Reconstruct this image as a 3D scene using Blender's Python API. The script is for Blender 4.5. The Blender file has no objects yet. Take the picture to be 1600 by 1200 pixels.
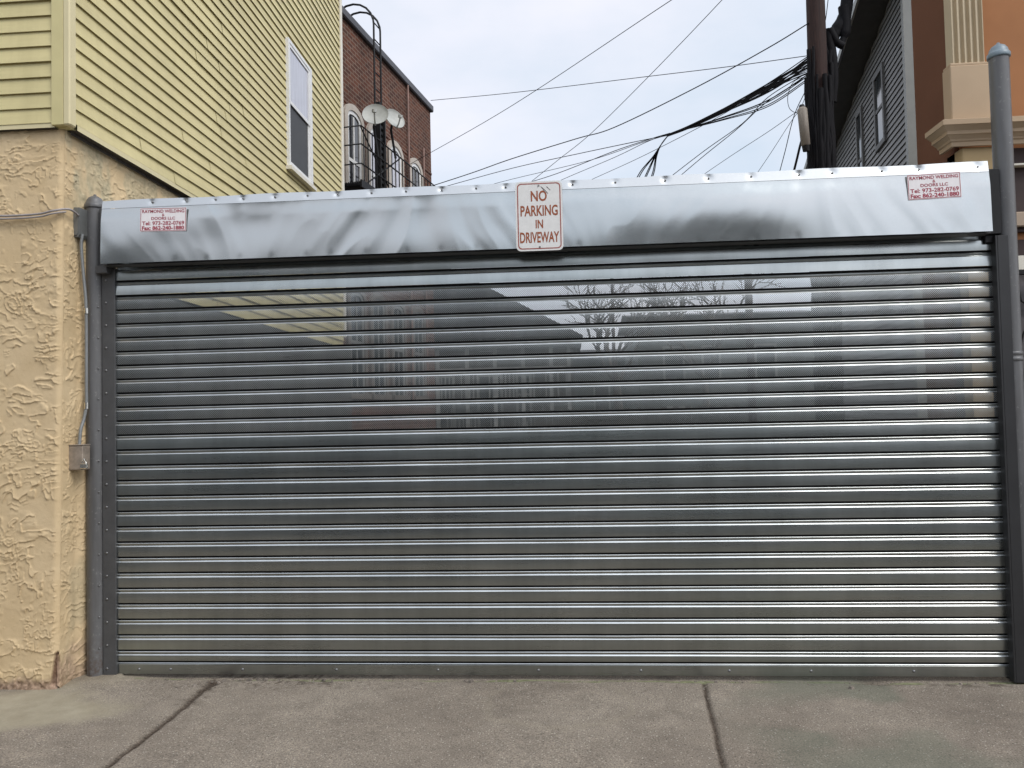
import bpy, math, random
import numpy as np
from mathutils import Vector, Matrix, Euler

sc = bpy.context.scene
C = sc.collection
PI = math.pi
rad = math.radians

# ---------------------------------------------------------------- camera
CP = np.array([3.0685, -5.1619, 1.7364])
YAW, PIT, ROL, FPX = -0.0737, 0.0348, -0.0215, 1225.7
_cy, _sy = math.cos(YAW), math.sin(YAW)
FW = np.array([_sy*math.cos(PIT), _cy*math.cos(PIT), math.sin(PIT)])
_r0 = np.array([_cy, -_sy, 0.0]); _u0 = np.cross(_r0, FW)
RT = math.cos(ROL)*_r0 + math.sin(ROL)*_u0
UP = -math.sin(ROL)*_r0 + math.cos(ROL)*_u0
cam_d = bpy.data.cameras.new('camera'); cam = bpy.data.objects.new('camera', cam_d); C.objects.link(cam)
cam_d.sensor_width = 36.0; cam_d.lens = FPX/1600*36.0; cam_d.clip_start = 0.05; cam_d.clip_end = 3000
M = Matrix(((RT[0], UP[0], -FW[0], CP[0]), (RT[1], UP[1], -FW[1], CP[1]), (RT[2], UP[2], -FW[2], CP[2]), (0, 0, 0, 1)))
cam.matrix_world = M
sc.camera = cam

def ray(x, y): return FW + (x-800)/FPX*RT - (y-600)/FPX*UP
def onY(x, y, Y): d = ray(x, y); return CP + (Y-CP[1])/d[1]*d
def onX(x, y, X): d = ray(x, y); return CP + (X-CP[0])/d[0]*d
def onZ(x, y, Z): d = ray(x, y); return CP + (Z-CP[2])/d[2]*d
def dep(x, y, D): return CP + D*ray(x, y)
def onP(x, y, p, n): d = ray(x, y); return CP + ((np.array(p)-CP)@n)/(d@n)*d

# ---------------------------------------------------------------- sky, sun, exposure
SUN_EL, SUN_AZ = 48.0, 126.0        # azimuth measured clockwise from +Y
world = bpy.data.worlds.new('World'); sc.world = world; world.use_nodes = True
nt = world.node_tree; nt.nodes.clear()
def N(t, typ, **kw):
    n = t.nodes.new(typ)
    for k, v in kw.items():
        if k.startswith('_'): setattr(n, k[1:], v)
    return n
wout = N(nt, 'ShaderNodeOutputWorld')
sky = N(nt, 'ShaderNodeTexSky', _sky_type='NISHITA', _sun_disc=False)
sky.sun_elevation = rad(SUN_EL); sky.sun_rotation = rad(SUN_AZ)
bg1 = N(nt, 'ShaderNodeBackground'); bg1.inputs[1].default_value = 0.10
nt.links.new(sky.outputs[0], bg1.inputs[0])
bg2 = N(nt, 'ShaderNodeBackground'); bg2.inputs[1].default_value = 0.94
tc = N(nt, 'ShaderNodeTexCoord')
mp = N(nt, 'ShaderNodeMapping'); mp.inputs['Scale'].default_value = (1, 1, 2.2); mp.inputs['Location'].default_value = (0.4, 0.1, 0)
nt.links.new(tc.outputs['Generated'], mp.inputs[0])
n1 = N(nt, 'ShaderNodeTexNoise'); n1.inputs['Scale'].default_value = 2.3; n1.inputs['Detail'].default_value = 7; n1.inputs['Roughness'].default_value = 0.5
nt.links.new(mp.outputs[0], n1.inputs['Vector'])
cr = N(nt, 'ShaderNodeValToRGB')
cr.color_ramp.elements[0].position = 0.30; cr.color_ramp.elements[0].color = (0.68, 0.80, 0.93, 1)
cr.color_ramp.elements[1].position = 0.62; cr.color_ramp.elements[1].color = (1.02, 1.02, 1.10, 1)
nt.links.new(n1.outputs[0], cr.inputs[0])
# cloud layer is brighter round the veiled sun
dp = N(nt, 'ShaderNodeVectorMath', _operation='DOT_PRODUCT'); nt.links.new(tc.outputs['Generated'], dp.inputs[0])
dp.inputs[1].default_value = (math.sin(rad(SUN_AZ))*math.cos(rad(SUN_EL)), math.cos(rad(SUN_AZ))*math.cos(rad(SUN_EL)), math.sin(rad(SUN_EL)))
mr = N(nt, 'ShaderNodeMapRange'); mr.inputs['From Min'].default_value = 0.1; mr.inputs['From Max'].default_value = 1.0; mr.inputs['To Min'].default_value = 0.90; mr.inputs['To Max'].default_value = 1.62
nt.links.new(dp.outputs['Value'], mr.inputs['Value'])
vm = N(nt, 'ShaderNodeVectorMath', _operation='SCALE'); nt.links.new(cr.outputs[0], vm.inputs[0]); nt.links.new(mr.outputs[0], vm.inputs['Scale'])
nt.links.new(vm.outputs[0], bg2.inputs[0])
mixw = N(nt, 'ShaderNodeMixShader'); mixw.inputs[0].default_value = 0.84
nt.links.new(bg1.outputs[0], mixw.inputs[1]); nt.links.new(bg2.outputs[0], mixw.inputs[2])
nt.links.new(mixw.outputs[0], wout.inputs[0])
sun_d = bpy.data.lights.new('sun', 'SUN'); sun = bpy.data.objects.new('sun', sun_d); C.objects.link(sun)
sun_d.energy = 1.4; sun_d.angle = rad(25); sun_d.color = (1.0, 0.95, 0.88)
sdir = Vector((math.sin(rad(SUN_AZ))*math.cos(rad(SUN_EL)), math.cos(rad(SUN_AZ))*math.cos(rad(SUN_EL)), math.sin(rad(SUN_EL))))
sun.rotation_euler = sdir.to_track_quat('Z', 'Y').to_euler()
sun.location = (20, -20, 30)
sc.view_settings.view_transform = 'Standard'; sc.view_settings.look = 'None'
sc.view_settings.exposure = 0.30; sc.view_settings.gamma = 1.0
sc.cycles.max_bounces = 8; sc.cycles.transparent_max_bounces = 16
try: sc.cycles.use_denoising = True
except Exception: pass

# ---------------------------------------------------------------- numpy noise
def _hash(ix, iy, iz, seed):
    h = (ix.astype(np.int64)*374761393 + iy.astype(np.int64)*668265263 + iz.astype(np.int64)*2147483647 + seed*1274126177) & 0xffffffff
    h = ((h ^ (h >> 13))*1274126177) & 0xffffffff
    h = ((h ^ (h >> 16))*2246822519) & 0xffffffff
    return ((h ^ (h >> 15)) & 0xffff)/65535.0
def vnoise(x, y, seed=0, z=None):
    x = np.asarray(x, float); y = np.asarray(y, float)
    x, y = np.broadcast_arrays(x, y)
    ix = np.floor(x); iy = np.floor(y); fx = x-ix; fy = y-iy
    fx = fx*fx*fx*(fx*(fx*6-15)+10); fy = fy*fy*fy*(fy*(fy*6-15)+10); k = np.zeros_like(ix)
    a = _hash(ix, iy, k, seed); b = _hash(ix+1, iy, k, seed); c = _hash(ix, iy+1, k, seed); d = _hash(ix+1, iy+1, k, seed)
    return (a*(1-fx)+b*fx)*(1-fy)+(c*(1-fx)+d*fx)*fy
def fbm(x, y, octv=4, seed=0, gain=.5):
    s = 0; a = 1; t = 0
    for i in range(octv):
        s = s + a*vnoise(x*2**i+i*17.3, y*2**i-i*9.1, seed+i*13); t += a; a *= gain
    return s/t
def sstep(a, b, x):
    t = np.clip((x-a)/(b-a), 0, 1); return t*t*(3-2*t)

# ---------------------------------------------------------------- object helpers
ROOTM = {}
def _prop(o, label, cat, group=None, kind=None):
    if label: o['label'] = label
    if cat: o['category'] = cat
    if group: o['group'] = group
    if kind: o['kind'] = kind
def thing(name, label, cat, loc=(0, 0, 0), rotz=0.0, group=None):
    o = bpy.data.objects.new(name, None); C.objects.link(o); o.empty_display_size = 0.2
    o.location = loc; o.rotation_euler = (0, 0, rotz)
    _prop(o, label, cat, group)
    ROOTM[o.name] = Matrix.Translation(Vector(loc)) @ Matrix.Rotation(rotz, 4, 'Z')
    return o

class MB:
    def __init__(s): s.v = []; s.f = []; s.sm = []; s.mi = []; s.cur = 0
    def add(s, vs, fs, smooth=False):
        o = len(s.v); s.v += [tuple(map(float, v)) for v in vs]
        for f in fs: s.f.append([i+o for i in f]); s.sm.append(smooth); s.mi.append(s.cur)
        return s
    def box(s, a, b):
        x0, y0, z0 = np.minimum(a, b); x1, y1, z1 = np.maximum(a, b)
        return s.add([(x0,y0,z0),(x1,y0,z0),(x1,y1,z0),(x0,y1,z0),(x0,y0,z1),(x1,y0,z1),(x1,y1,z1),(x0,y1,z1)],
              [(0,3,2,1),(4,5,6,7),(0,1,5,4),(1,2,6,5),(2,3,7,6),(3,0,4,7)])
    def bbox(s, a, b, c=.004):       # box with chamfered edges
        x0, y0, z0 = np.minimum(a, b); x1, y1, z1 = np.maximum(a, b)
        c = min(c, (x1-x0)/2.1, (y1-y0)/2.1, (z1-z0)/2.1)
        vs = []; idx = {}
        for ax in range(3):
            for sx in (0, 1):
                for sy in (0, 1):
                    for sz in (0, 1):
                        p = [x0 if sx == 0 else x1, y0 if sy == 0 else y1, z0 if sz == 0 else z1]
                        q = [(x0+c) if sx == 0 else (x1-c), (y0+c) if sy == 0 else (y1-c), (z0+c) if sz == 0 else (z1-c)]
                        w = q[:]; w[ax] = p[ax]; idx[(ax, sx, sy, sz)] = len(vs); vs.append(w)
        fs = []
        for ax in range(3):
            for sd in (0, 1):
                k = []
                for (u, w) in ((0,0),(1,0),(1,1),(0,1)):
                    t = [0,0,0]; t[ax] = sd; t[(ax+1)%3] = u; t[(ax+2)%3] = w; k.append(idx[(ax, *t)])
                fs.append(k if sd else k[::-1])
        for ax in range(3):          # edge chamfers parallel to ax
            b1, b2 = (ax+1)%3, (ax+2)%3
            for u in (0, 1):
                for w in (0, 1):
                    t0 = [0,0,0]; t0[b1] = u; t0[b2] = w; t1 = t0[:]; t1[ax] = 1
                    q = [idx[(b1, *t0)], idx[(b1, *t1)], idx[(b2, *t1)], idx[(b2, *t0)]]
                    fs.append(q if (u ^ w) else q[::-1])
        for sx in (0, 1):
            for sy in (0, 1):
                for sz in (0, 1):
                    t = [idx[(a, sx, sy, sz)] for a in range(3)]
                    fs.append(t if (sx+sy+sz) % 2 else t[::-1])
        return s.add(vs, fs)
    def quad(s, a, b, c, d): return s.add([a, b, c, d], [(0,1,2,3)])
    def tube(s, pts, r, n=8, caps=True, smooth=True):
        pts = [np.array(p, float) for p in pts]; m = len(pts)
        rs = r if hasattr(r, '__len__') else [r]*m
        ref = None; vs = []
        for i in range(m):
            t = pts[min(i+1, m-1)]-pts[max(i-1, 0)]; t = t/(np.linalg.norm(t)+1e-12)
            if ref is None: ref = np.cross(t, [0,0,1.0] if abs(t[2]) < .9 else [1.0,0,0])
            ref = ref-t*(ref@t); ref = ref/(np.linalg.norm(ref)+1e-12); bn = np.cross(t, ref)
            for k in range(n):
                a = 2*PI*k/n; vs.append(pts[i]+rs[i]*(math.cos(a)*ref+math.sin(a)*bn))
        fs = [(i*n+k, i*n+(k+1)%n, (i+1)*n+(k+1)%n, (i+1)*n+k) for i in range(m-1) for k in range(n)]
        s.add(vs, fs, smooth)
        if caps:
            s.add(vs[:n], [tuple(range(n-1, -1, -1))]); s.add(vs[-n:], [tuple(range(n))])
        return s
    def lathe(s, c, prof, n=24, smooth=True):        # prof [(r,z)] about vertical axis at c
        vs = []; m = len(prof)
        for (r, z) in prof:
            for k in range(n):
                a = 2*PI*k/n; vs.append((c[0]+r*math.cos(a), c[1]+r*math.sin(a), c[2]+z))
        return s.add(vs, [(i*n+k, i*n+(k+1)%n, (i+1)*n+(k+1)%n, (i+1)*n+k) for i in range(m-1) for k in range(n)], smooth)
    def grid(s, P, smooth=True, flip=False):
        m, n = P.shape[:2]; vs = P.reshape(-1, 3)
        fs = []
        for i in range(m-1):
            for j in range(n-1):
                q = (i*n+j, i*n+j+1, (i+1)*n+j+1, (i+1)*n+j); fs.append(q[::-1] if flip else q)
        return s.add(vs, fs, smooth)
    def extrude_x(s, prof, x0, x1, smooth=False, close=False):   # prof [(y,z)], faces along X
        n = len(prof); vs = [(x0, y, z) for y, z in prof]+[(x1, y, z) for y, z in prof]
        rng = n if close else n-1
        s.add(vs, [(i, n+i, n+(i+1)%n, (i+1)%n) for i in range(rng)], smooth)
        if close: s.add(vs, [tuple(range(n)), tuple(range(2*n-1, n-1, -1))])
        return s
    def prism(s, poly, y0, y1):      # poly [(x,z)] counter-clockwise seen from -Y, extruded in Y
        n = len(poly); vs = [(x, y0, z) for x, z in poly]+[(x, y1, z) for x, z in poly]
        s.add(vs, [tuple(range(n))]+[tuple(range(2*n-1, n-1, -1))]+[(i, n+i, n+(i+1)%n, (i+1)%n) for i in range(n)])
        return s
    def build(s, name, mat, parent=None, loc=None, local=False, label=None, cat=None, group=None, kind=None):
        me = bpy.data.meshes.new(name)
        v = np.array(s.v, float)
        if parent is not None and not local:
            q = parent
            while q.parent: q = q.parent
            Mi = np.array(ROOTM[q.name].inverted()) if q.name in ROOTM else np.eye(4)
            v = v@Mi[:3,:3].T+Mi[:3,3]
        elif loc is not None: v = v-np.array(loc)
        me.from_pydata([tuple(p) for p in v], [], s.f)
        me.polygons.foreach_set('use_smooth', s.sm)
        for m_ in (mat if isinstance(mat, (list, tuple)) else [mat]): me.materials.append(m_)
        me.polygons.foreach_set('material_index', s.mi)
        me.update()
        o = bpy.data.objects.new(name, me); C.objects.link(o)
        if parent is not None: o.parent = parent
        elif loc is not None: o.location = loc; ROOTM[o.name] = Matrix.Translation(Vector(loc))
        else: ROOTM[o.name] = Matrix.Identity(4)
        _prop(o, label, cat, group, kind)
        return o

def grid_obj(name, P, mat, parent=None, flip=False, smooth=True, kind=None, attrs=None, loc=None):
    """a big grid mesh written with foreach_set; P is (m,n,3) in world space"""
    m, n = P.shape[:2]
    v = P.reshape(-1, 3).astype(np.float64).copy()
    if parent is not None:
        q = parent
        while q.parent: q = q.parent
        Mi = np.array(ROOTM[q.name].inverted()); v = v@Mi[:3,:3].T+Mi[:3,3]
    if loc is not None: v = v-np.array(loc)
    i, j = np.meshgrid(np.arange(m-1), np.arange(n-1), indexing='ij')
    a = (i*n+j).ravel(); q4 = np.stack([a, a+1, a+n+1, a+n], 1)
    if flip: q4 = q4[:, ::-1]
    me = bpy.data.meshes.new(name)
    me.vertices.add(len(v)); me.vertices.foreach_set('co', v.ravel())
    me.loops.add(q4.size); me.loops.foreach_set('vertex_index', q4.ravel().astype(np.int32))
    me.polygons.add(len(q4)); me.polygons.foreach_set('loop_start', np.arange(0, q4.size, 4, dtype=np.int32))
    me.polygons.foreach_set('use_smooth', np.full(len(q4), smooth))
    me.update(calc_edges=True); me.validate()
    me.materials.append(mat)
    for k, arr in (attrs or {}).items():
        at = me.attributes.new(k, 'FLOAT', 'POINT'); at.data.foreach_set('value', arr.ravel().astype(np.float32))
    o = bpy.data.objects.new(name, me); C.objects.link(o)
    if parent is not None: o.parent = parent
    if loc is not None: o.location = loc
    if kind: o['kind'] = kind
    return o

def text_mb(txt, height, width=None, bold=0.0, cx=0.0, cz=0.0, y=0.0, rot=0.0, extrude=0.0004):
    """letters standing upright facing -Y, centred on (cx, cz)"""
    cu = bpy.data.curves.new('lettering', 'FONT'); cu.body = txt; cu.size = 1.0; cu.offset = bold; cu.extrude = 0.0; cu.resolution_u = 3
    ob = bpy.data.objects.new('lettering', cu); C.objects.link(ob)
    me = bpy.data.meshes.new_from_object(ob.evaluated_get(bpy.context.evaluated_depsgraph_get()))
    v = np.array([p.co[:] for p in me.vertices]); f = [list(p.vertices) for p in me.polygons]
    bpy.data.objects.remove(ob); bpy.data.curves.remove(cu); bpy.data.meshes.remove(me)
    lo, hi = v[:, :2].min(0), v[:, :2].max(0)
    sz = height/(hi[1]-lo[1]); sx = (width/(hi[0]-lo[0])) if width else sz
    x = (v[:, 0]-(lo[0]+hi[0])/2)*sx; z = (v[:, 1]-(lo[1]+hi[1])/2)*sz
    c, s_ = math.cos(rot), math.sin(rot)
    P = np.stack([cx+x*c-z*s_, np.full(len(x), y), cz+x*s_+z*c], 1)
    return P, f

# ---------------------------------------------------------------- materials
MATS = {}
class Mat:
    """thin wrapper over a node tree"""
    def __init__(s, name):
        s.m = bpy.data.materials.new(name); s.m.use_nodes = True; s.t = s.m.node_tree
        s.t.nodes.clear()
        s.out = s.n('ShaderNodeOutputMaterial'); s.b = s.n('ShaderNodeBsdfPrincipled'); s.l(s.b.outputs[0], s.out.inputs[0])
        s.tc = s.n('ShaderNodeTexCoord')
    def n(s, typ, **kw):
        nd = s.t.nodes.new(typ)
        for k, v in kw.items(): setattr(nd, k, v)
        return nd
    def l(s, a, b): s.t.links.new(a, b)
    def set(s, **kw):
        for k, v in kw.items():
            s.b.inputs[k.replace('_', ' ')].default_value = v if not (isinstance(v, tuple) and len(v) == 3) else (*v, 1)
        return s
    def coord(s, scale=(1,1,1), rot=(0,0,0), out='Object'):
        mp = s.n('ShaderNodeMapping'); mp.inputs['Scale'].default_value = scale; mp.inputs['Rotation'].default_value = rot
        s.l(s.tc.outputs[out], mp.inputs[0]); return mp.outputs[0]
    def noise(s, scale, detail=4, rough=.55, vec=None, dist=0.0):
        nd = s.n('ShaderNodeTexNoise'); nd.inputs['Scale'].default_value = scale; nd.inputs['Detail'].default_value = detail
        nd.inputs['Roughness'].default_value = rough; nd.inputs['Distortion'].default_value = dist
        s.l(vec if vec is not None else s.tc.outputs['Object'], nd.inputs['Vector']); return nd.outputs[0]
    def vor(s, scale, vec=None, feature='F1', out='Distance'):
        nd = s.n('ShaderNodeTexVoronoi', feature=feature); nd.inputs['Scale'].default_value = scale
        s.l(vec if vec is not None else s.tc.outputs['Object'], nd.inputs['Vector']); return nd.outputs[out]
    def ramp(s, x, stops):
        nd = s.n('ShaderNodeValToRGB'); e = nd.color_ramp.elements
        while len(e) < len(stops): e.new(.5)
        for i, (p, c) in enumerate(stops):
            e[i].position = p; e[i].color = (*c, 1) if hasattr(c, '__len__') else (c, c, c, 1)
        s.l(x, nd.inputs[0]); return nd.outputs[0]
    def mix(s, f, a, b, mode='MIX'):
        nd = s.n('ShaderNodeMix', data_type='RGBA', blend_type=mode)
        for k, x in ((0, f), (6, a), (7, b)):
            if hasattr(x, 'is_linked'): s.l(x, nd.inputs[k])
            else: nd.inputs[k].default_value = x if k == 0 else (*x, 1)
        return nd.outputs[2]
    def math(s, op, a, b=None):
        nd = s.n('ShaderNodeMath', operation=op)
        for k, x in ((0, a), (1, b)):
            if x is None: continue
            if hasattr(x, 'is_linked'): s.l(x, nd.inputs[k])
            else: nd.inputs[k].default_value = x
        return nd.outputs[0]
    def attr(s, name):
        nd = s.n('ShaderNodeAttribute', attribute_name=name); return nd.outputs['Fac']
    def col(s, x): s.l(x, s.b.inputs['Base Color']); return s
    def rough(s, x): s.l(x, s.b.inputs['Roughness']); return s
    def bump(s, h, strength=.3, dist=.01):
        nd = s.n('ShaderNodeBump'); nd.inputs['Strength'].default_value = strength; nd.inputs['Distance'].default_value = dist
        s.l(h, nd.inputs['Height']); s.l(nd.outputs[0], s.b.inputs['Normal']); return s

def simple(name, col, rough=.6, metal=0.0, var=.12, scale=6.0, bump=0.0, bscale=60.0, vec=None, spec=.5):
    m = Mat(name); m.set(Roughness=rough, Metallic=metal); m.b.inputs['Specular IOR Level'].default_value = spec
    v = m.coord(vec) if vec else None
    n = m.noise(scale, 5, .6, v)
    lo = tuple(max(0, c*(1-var)) for c in col); hi = tuple(min(1, c*(1+var)) for c in col)
    m.col(m.ramp(n, [(.3, lo), (.7, hi)]))
    if bump: m.bump(m.noise(bscale, 4), bump, .01)
    return m.m

# vinyl siding, yellow
def siding_mat(name, col, dirt):
    m = Mat(name); m.set(Roughness=.5); m.b.inputs['Specular IOR Level'].default_value = .35
    a = m.noise(1.3, 5, .6, m.coord((.5,.5,2.2))); b = m.noise(14, 3, .5, m.coord((.3,.3,4)))
    f = m.math('MULTIPLY_ADD', b, .35); m.l(a, f.node.inputs[2])
    m.col(m.ramp(f, [(.4, dirt), (.85, col)]))
    st = m.noise(5.5, 5, .65, m.coord((1,1,.09)))
    c = m.mix(.5, m.ramp(f, [(.4, dirt), (.85, col)]), m.ramp(st, [(.30, (.80,.79,.77)), (.55, (1,1,1))]), 'MULTIPLY')
    m.col(c)
    m.bump(m.noise(120, 2, .5, m.coord((.15,.15,1))), .12, .002)
    return m.m
M_yellow = siding_mat('yellow vinyl', (.64,.555,.28), (.52,.45,.225))
M_yellow_trim = simple('yellow corner vinyl', (.59,.515,.25), .5, var=.05)
M_yellow_bead = simple('pale yellow corner vinyl', (.64,.56,.33), .5, var=.04)
M_cream = simple('cream trim', (.72,.68,.58), .5, var=.08)
M_white_frame = simple('white window frame', (.74,.74,.72), .45, var=.06)
M_grey_siding = siding_mat('grey vinyl', (.22,.22,.215), (.17,.17,.165))
M_grey_trim = simple('grey trim', (.26,.27,.255), .5, var=.06)
M_soffit = simple('dark soffit', (.055,.055,.052), .6, var=.15)

def stucco_mat():
    m = Mat('skip trowel stucco'); m.set(Roughness=.85); m.b.inputs['Specular IOR Level'].default_value = .25
    a = m.noise(3.0, 6, .6); b = m.noise(38, 4, .6)
    c = m.ramp(a, [(.3, (.58,.435,.25)), (.7, (.665,.515,.315))])
    c = m.mix(m.math('MULTIPLY', m.ramp(b, [(.56, 0), (.72, 1)]), .25), c, (.40,.30,.165))
    chip = m.attr('chip')                       # broken edge where brown scratch coat shows
    c = m.mix(chip, c, m.ramp(m.noise(45, 4), [(.35, (.10,.055,.03)), (.7, (.30,.19,.13))]))
    base = m.attr('base')                       # grimy unpainted strip along the foot
    c = m.mix(base, c, m.ramp(m.noise(30, 4), [(.35, (.18,.12,.085)), (.65, (.48,.34,.25))]))
    gr = m.attr('bare')                         # patches where grey cement shows through
    c = m.mix(gr, c, m.ramp(m.noise(25, 4), [(.35, (.36,.31,.20)), (.65, (.56,.47,.30))]))
    m.col(c); m.bump(m.noise(160, 3), .25, .003)
    return m.m
M_stucco = stucco_mat()

def metal(name, col, rough, var=.1, streak=True, dirt=0.0):
    m = Mat(name); m.set(Metallic=1.0)
    runs = m.noise(7.0, 5, .65, m.coord((1, 1, .12))); blot = m.noise(1.1, 4, .6)
    a = m.noise(2.0, 5, .6, m.coord((.35, 1, 2.0))); b = m.noise(55, 3, .6, m.coord((.04, 1, 1)) if streak else None)
    f = m.math('MULTIPLY_ADD', b, .4); m.l(a, f.node.inputs[2])
    base = m.ramp(f, [(.4, tuple(c*(1-var) for c in col)), (1.0, tuple(min(1, c*(1+var)) for c in col))])
    if streak:
        base = m.mix(.3, base, m.ramp(runs, [(.32, (.62,.62,.60)), (.6, (1.08,1.08,1.08))]), 'MULTIPLY')
        base = m.mix(.6, base, m.ramp(blot, [(.35, (.80,.83,.84)), (.65, (1.1,1.1,1.08))]), 'MULTIPLY')
    m.col(base)
    m.rough(m.ramp(f, [(.4, rough*.85), (1.0, min(1, rough*1.2))]))
    return m
M_slat = metal('mill finish slat steel', (.395,.418,.410), .28).m
M_edge = metal('slat edge highlight', (.58,.60,.60), .36).m  # brighter copy of the slat steel, bevel highlight put into the colour
M_seam = simple('grime and shade between slats', (.03,.03,.03), .8, var=.3)  # near-black colour paints the seam's shade along with its grime
M_hood = metal('galvanised hood steel', (.46,.48,.475), .21, .05, False).m
M_flange = metal('galvanised flange', (.54,.555,.555), .36, .06, False).m
def perf():
    m = metal('perforated slat steel', (.44,.46,.455), .30)
    x = m.n('ShaderNodeSeparateXYZ'); m.l(m.tc.outputs['Object'], x.inputs[0])
    P = 0.013
    sx = m.math('SINE', m.math('MULTIPLY', x.outputs[0], 2*PI/P)); sz = m.math('SINE', m.math('MULTIPLY', x.outputs[2], 2*PI/P))
    hole = m.math('GREATER_THAN', m.math('MULTIPLY', sx, sz), 0.12)
    tr = m.n('ShaderNodeBsdfTransparent'); mx = m.n('ShaderNodeMixShader')
    m.l(hole, mx.inputs[0]); m.l(m.b.outputs[0], mx.inputs[1]); m.l(tr.outputs[0], mx.inputs[2]); m.l(mx.outputs[0], m.out.inputs[0])
    return m.m
M_perf = perf()
def worn_paint():
    m = Mat('grey gate paint'); m.b.inputs['Specular IOR Level'].default_value = .5
    a = m.noise(5, 5, .6, m.coord((1,1,.25))); b = m.noise(34, 5, .7); d_ = m.noise(16, 4, .6, m.coord((1,1,.10)))
    c = m.ramp(a, [(.3, (.102,.102,.103)), (.7, (.140,.140,.141))])
    c = m.mix(.45, c, m.ramp(d_, [(.38, (.60,.58,.55)), (.58, (1.05,1.05,1.05))]), 'MULTIPLY')
    sp = m.n('ShaderNodeSeparateXYZ'); m.l(m.tc.outputs['Object'], sp.inputs[0])
    low = m.math('SUBTRACT', 1.0, m.math('MULTIPLY', sp.outputs[2], 3.2)); low = m.math('MAXIMUM', low, 0.0)
    c = m.mix(m.math('MULTIPLY', m.ramp(b, [(.60, 0), (.66, 1)]), .8), c, (.21,.205,.20))
    c = m.mix(m.math('MULTIPLY', m.math('MULTIPLY', m.ramp(b, [(.42, 1), (.55, 0)]), low), .8), c, (.085,.055,.04))
    m.col(c); m.rough(m.ramp(b, [(.3, .30), (.7, .52)])); m.bump(b, .12, .003); return m.m
M_paint = worn_paint()
M_paint_dark = simple('dark grey rail paint', (.07,.071,.073), .45, var=.15, scale=9)
M_cap = simple('weathered blue grey cap', (.17,.22,.25), .4, var=.2)
M_bolt = simple('bolt steel', (.22,.22,.22), .45, .7, var=.2)
M_black = simple('black iron', (.010,.010,.011), .6, var=.3, spec=.3)
M_cable = simple('black cable jacket', (.009,.009,.011), .75, var=.2, spec=.2)
M_sign_white = simple('sign white', (.74,.73,.70), .4, var=.05, scale=20)
M_sign_red = simple('sign brown red', (.30,.075,.022), .45, var=.12, scale=40)
M_sign_edge = simple('sign border red', (.33,.09,.07), .45, var=.12, scale=40)
M_ink = simple('marker ink', (.06,.04,.04), .5)
M_stk_white = simple('sticker white', (.83,.79,.78), .4, var=.04, scale=30)
M_stk_red = simple('sticker red', (.33,.022,.048), .45, var=.08)
M_conduit = simple('grey conduit', (.25,.26,.26), .4, .3, var=.12)
M_cablegrey = simple('pale cable', (.30,.27,.26), .6, var=.2)
M_box = simple('grey junction box', (.16,.165,.16), .5, .2, var=.2)
M_keybox = simple('weathered key switch box', (.30,.25,.20), .6, .2, var=.25, scale=25)
M_lock = simple('bright steel', (.70,.68,.62), .25, 1.0, var=.1)

def glass(name, col, rough=.06):
    m = Mat(name); m.set(Roughness=rough, Base_Color=col); m.b.inputs['Specular IOR Level'].default_value = .9
    return m.m
M_glass = glass('window glass', (.035,.04,.042))
M_glass_curtain = simple('curtained glass', (.50,.50,.56), .12, var=.12, scale=8, vec=(3,3,.3), spec=.8)
M_glass_dark = glass('dark window glass', (.012,.013,.014))

def brick_mat(name, c1, c2, mortar, sc_=1.0, swap=False):
    m = Mat(name); m.set(Roughness=.9); m.b.inputs['Specular IOR Level'].default_value = .2
    b = m.n('ShaderNodeTexBrick'); b.inputs['Scale'].default_value = 1.0
    b.inputs['Brick Width'].default_value = .21*sc_; b.inputs['Row Height'].default_value = .075*sc_; b.inputs['Mortar Size'].default_value = .010*sc_
    b.inputs['Mortar Smooth'].default_value = .15
    sp = m.n('ShaderNodeSeparateXYZ'); cb = m.n('ShaderNodeCombineXYZ'); m.l(m.tc.outputs['Object'], sp.inputs[0])
    s_ = m.math('ADD', sp.outputs[0], sp.outputs[1]); m.l(s_, cb.inputs[0]); m.l(sp.outputs[2], cb.inputs[1])
    m.l(cb.outputs[0], b.inputs['Vector'])
    b.inputs['Color1'].default_value = (*c1, 1); b.inputs['Color2'].default_value = (*c2, 1); b.inputs['Mortar'].default_value = (*mortar, 1)
    n = m.noise(.9, 5, .65)
    m.col(m.mix(.75, b.outputs[0], m.ramp(n, [(.3, (.55,.52,.5)), (.7, (1.15,1.1,1.05))]), 'MULTIPLY'))
    m.bump(b.outputs['Fac'], -.4, .008)
    return m.m
M_brick = brick_mat('red brown brick', (.150,.058,.036), (.075,.034,.026), (.20,.15,.12))
M_coping = simple('dark coping', (.05,.048,.055), .5, var=.2)
M_lintel = simple('cream lintel', (.47,.42,.36), .7, var=.1)

def render_mat(name, col, var=.08):
    m = Mat(name); m.set(Roughness=.9); m.b.inputs['Specular IOR Level'].default_value = .2
    n = m.noise(2.2, 6, .6); m.col(m.ramp(n, [(.3, tuple(c*(1-var) for c in col)), (.7, tuple(c*(1+var) for c in col))]))
    m.bump(m.noise(220, 3), .3, .003); return m.m
M_terracotta = render_mat('terracotta render', (.36,.165,.075))
M_terracotta_shade = render_mat('shaded terracotta render', (.16,.070,.038))  # darker copy of the terracotta, shade of the side face in its colour
M_tan = render_mat('tan moulding render', (.49,.365,.245), .06)
M_tan_pale = render_mat('pale fluted moulding', (.53,.44,.305), .06)
M_dark_porch = simple('dark brown porch', (.045,.025,.022), .7, var=.2)
M_beige = render_mat('beige render', (.42,.33,.25), .08)

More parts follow.
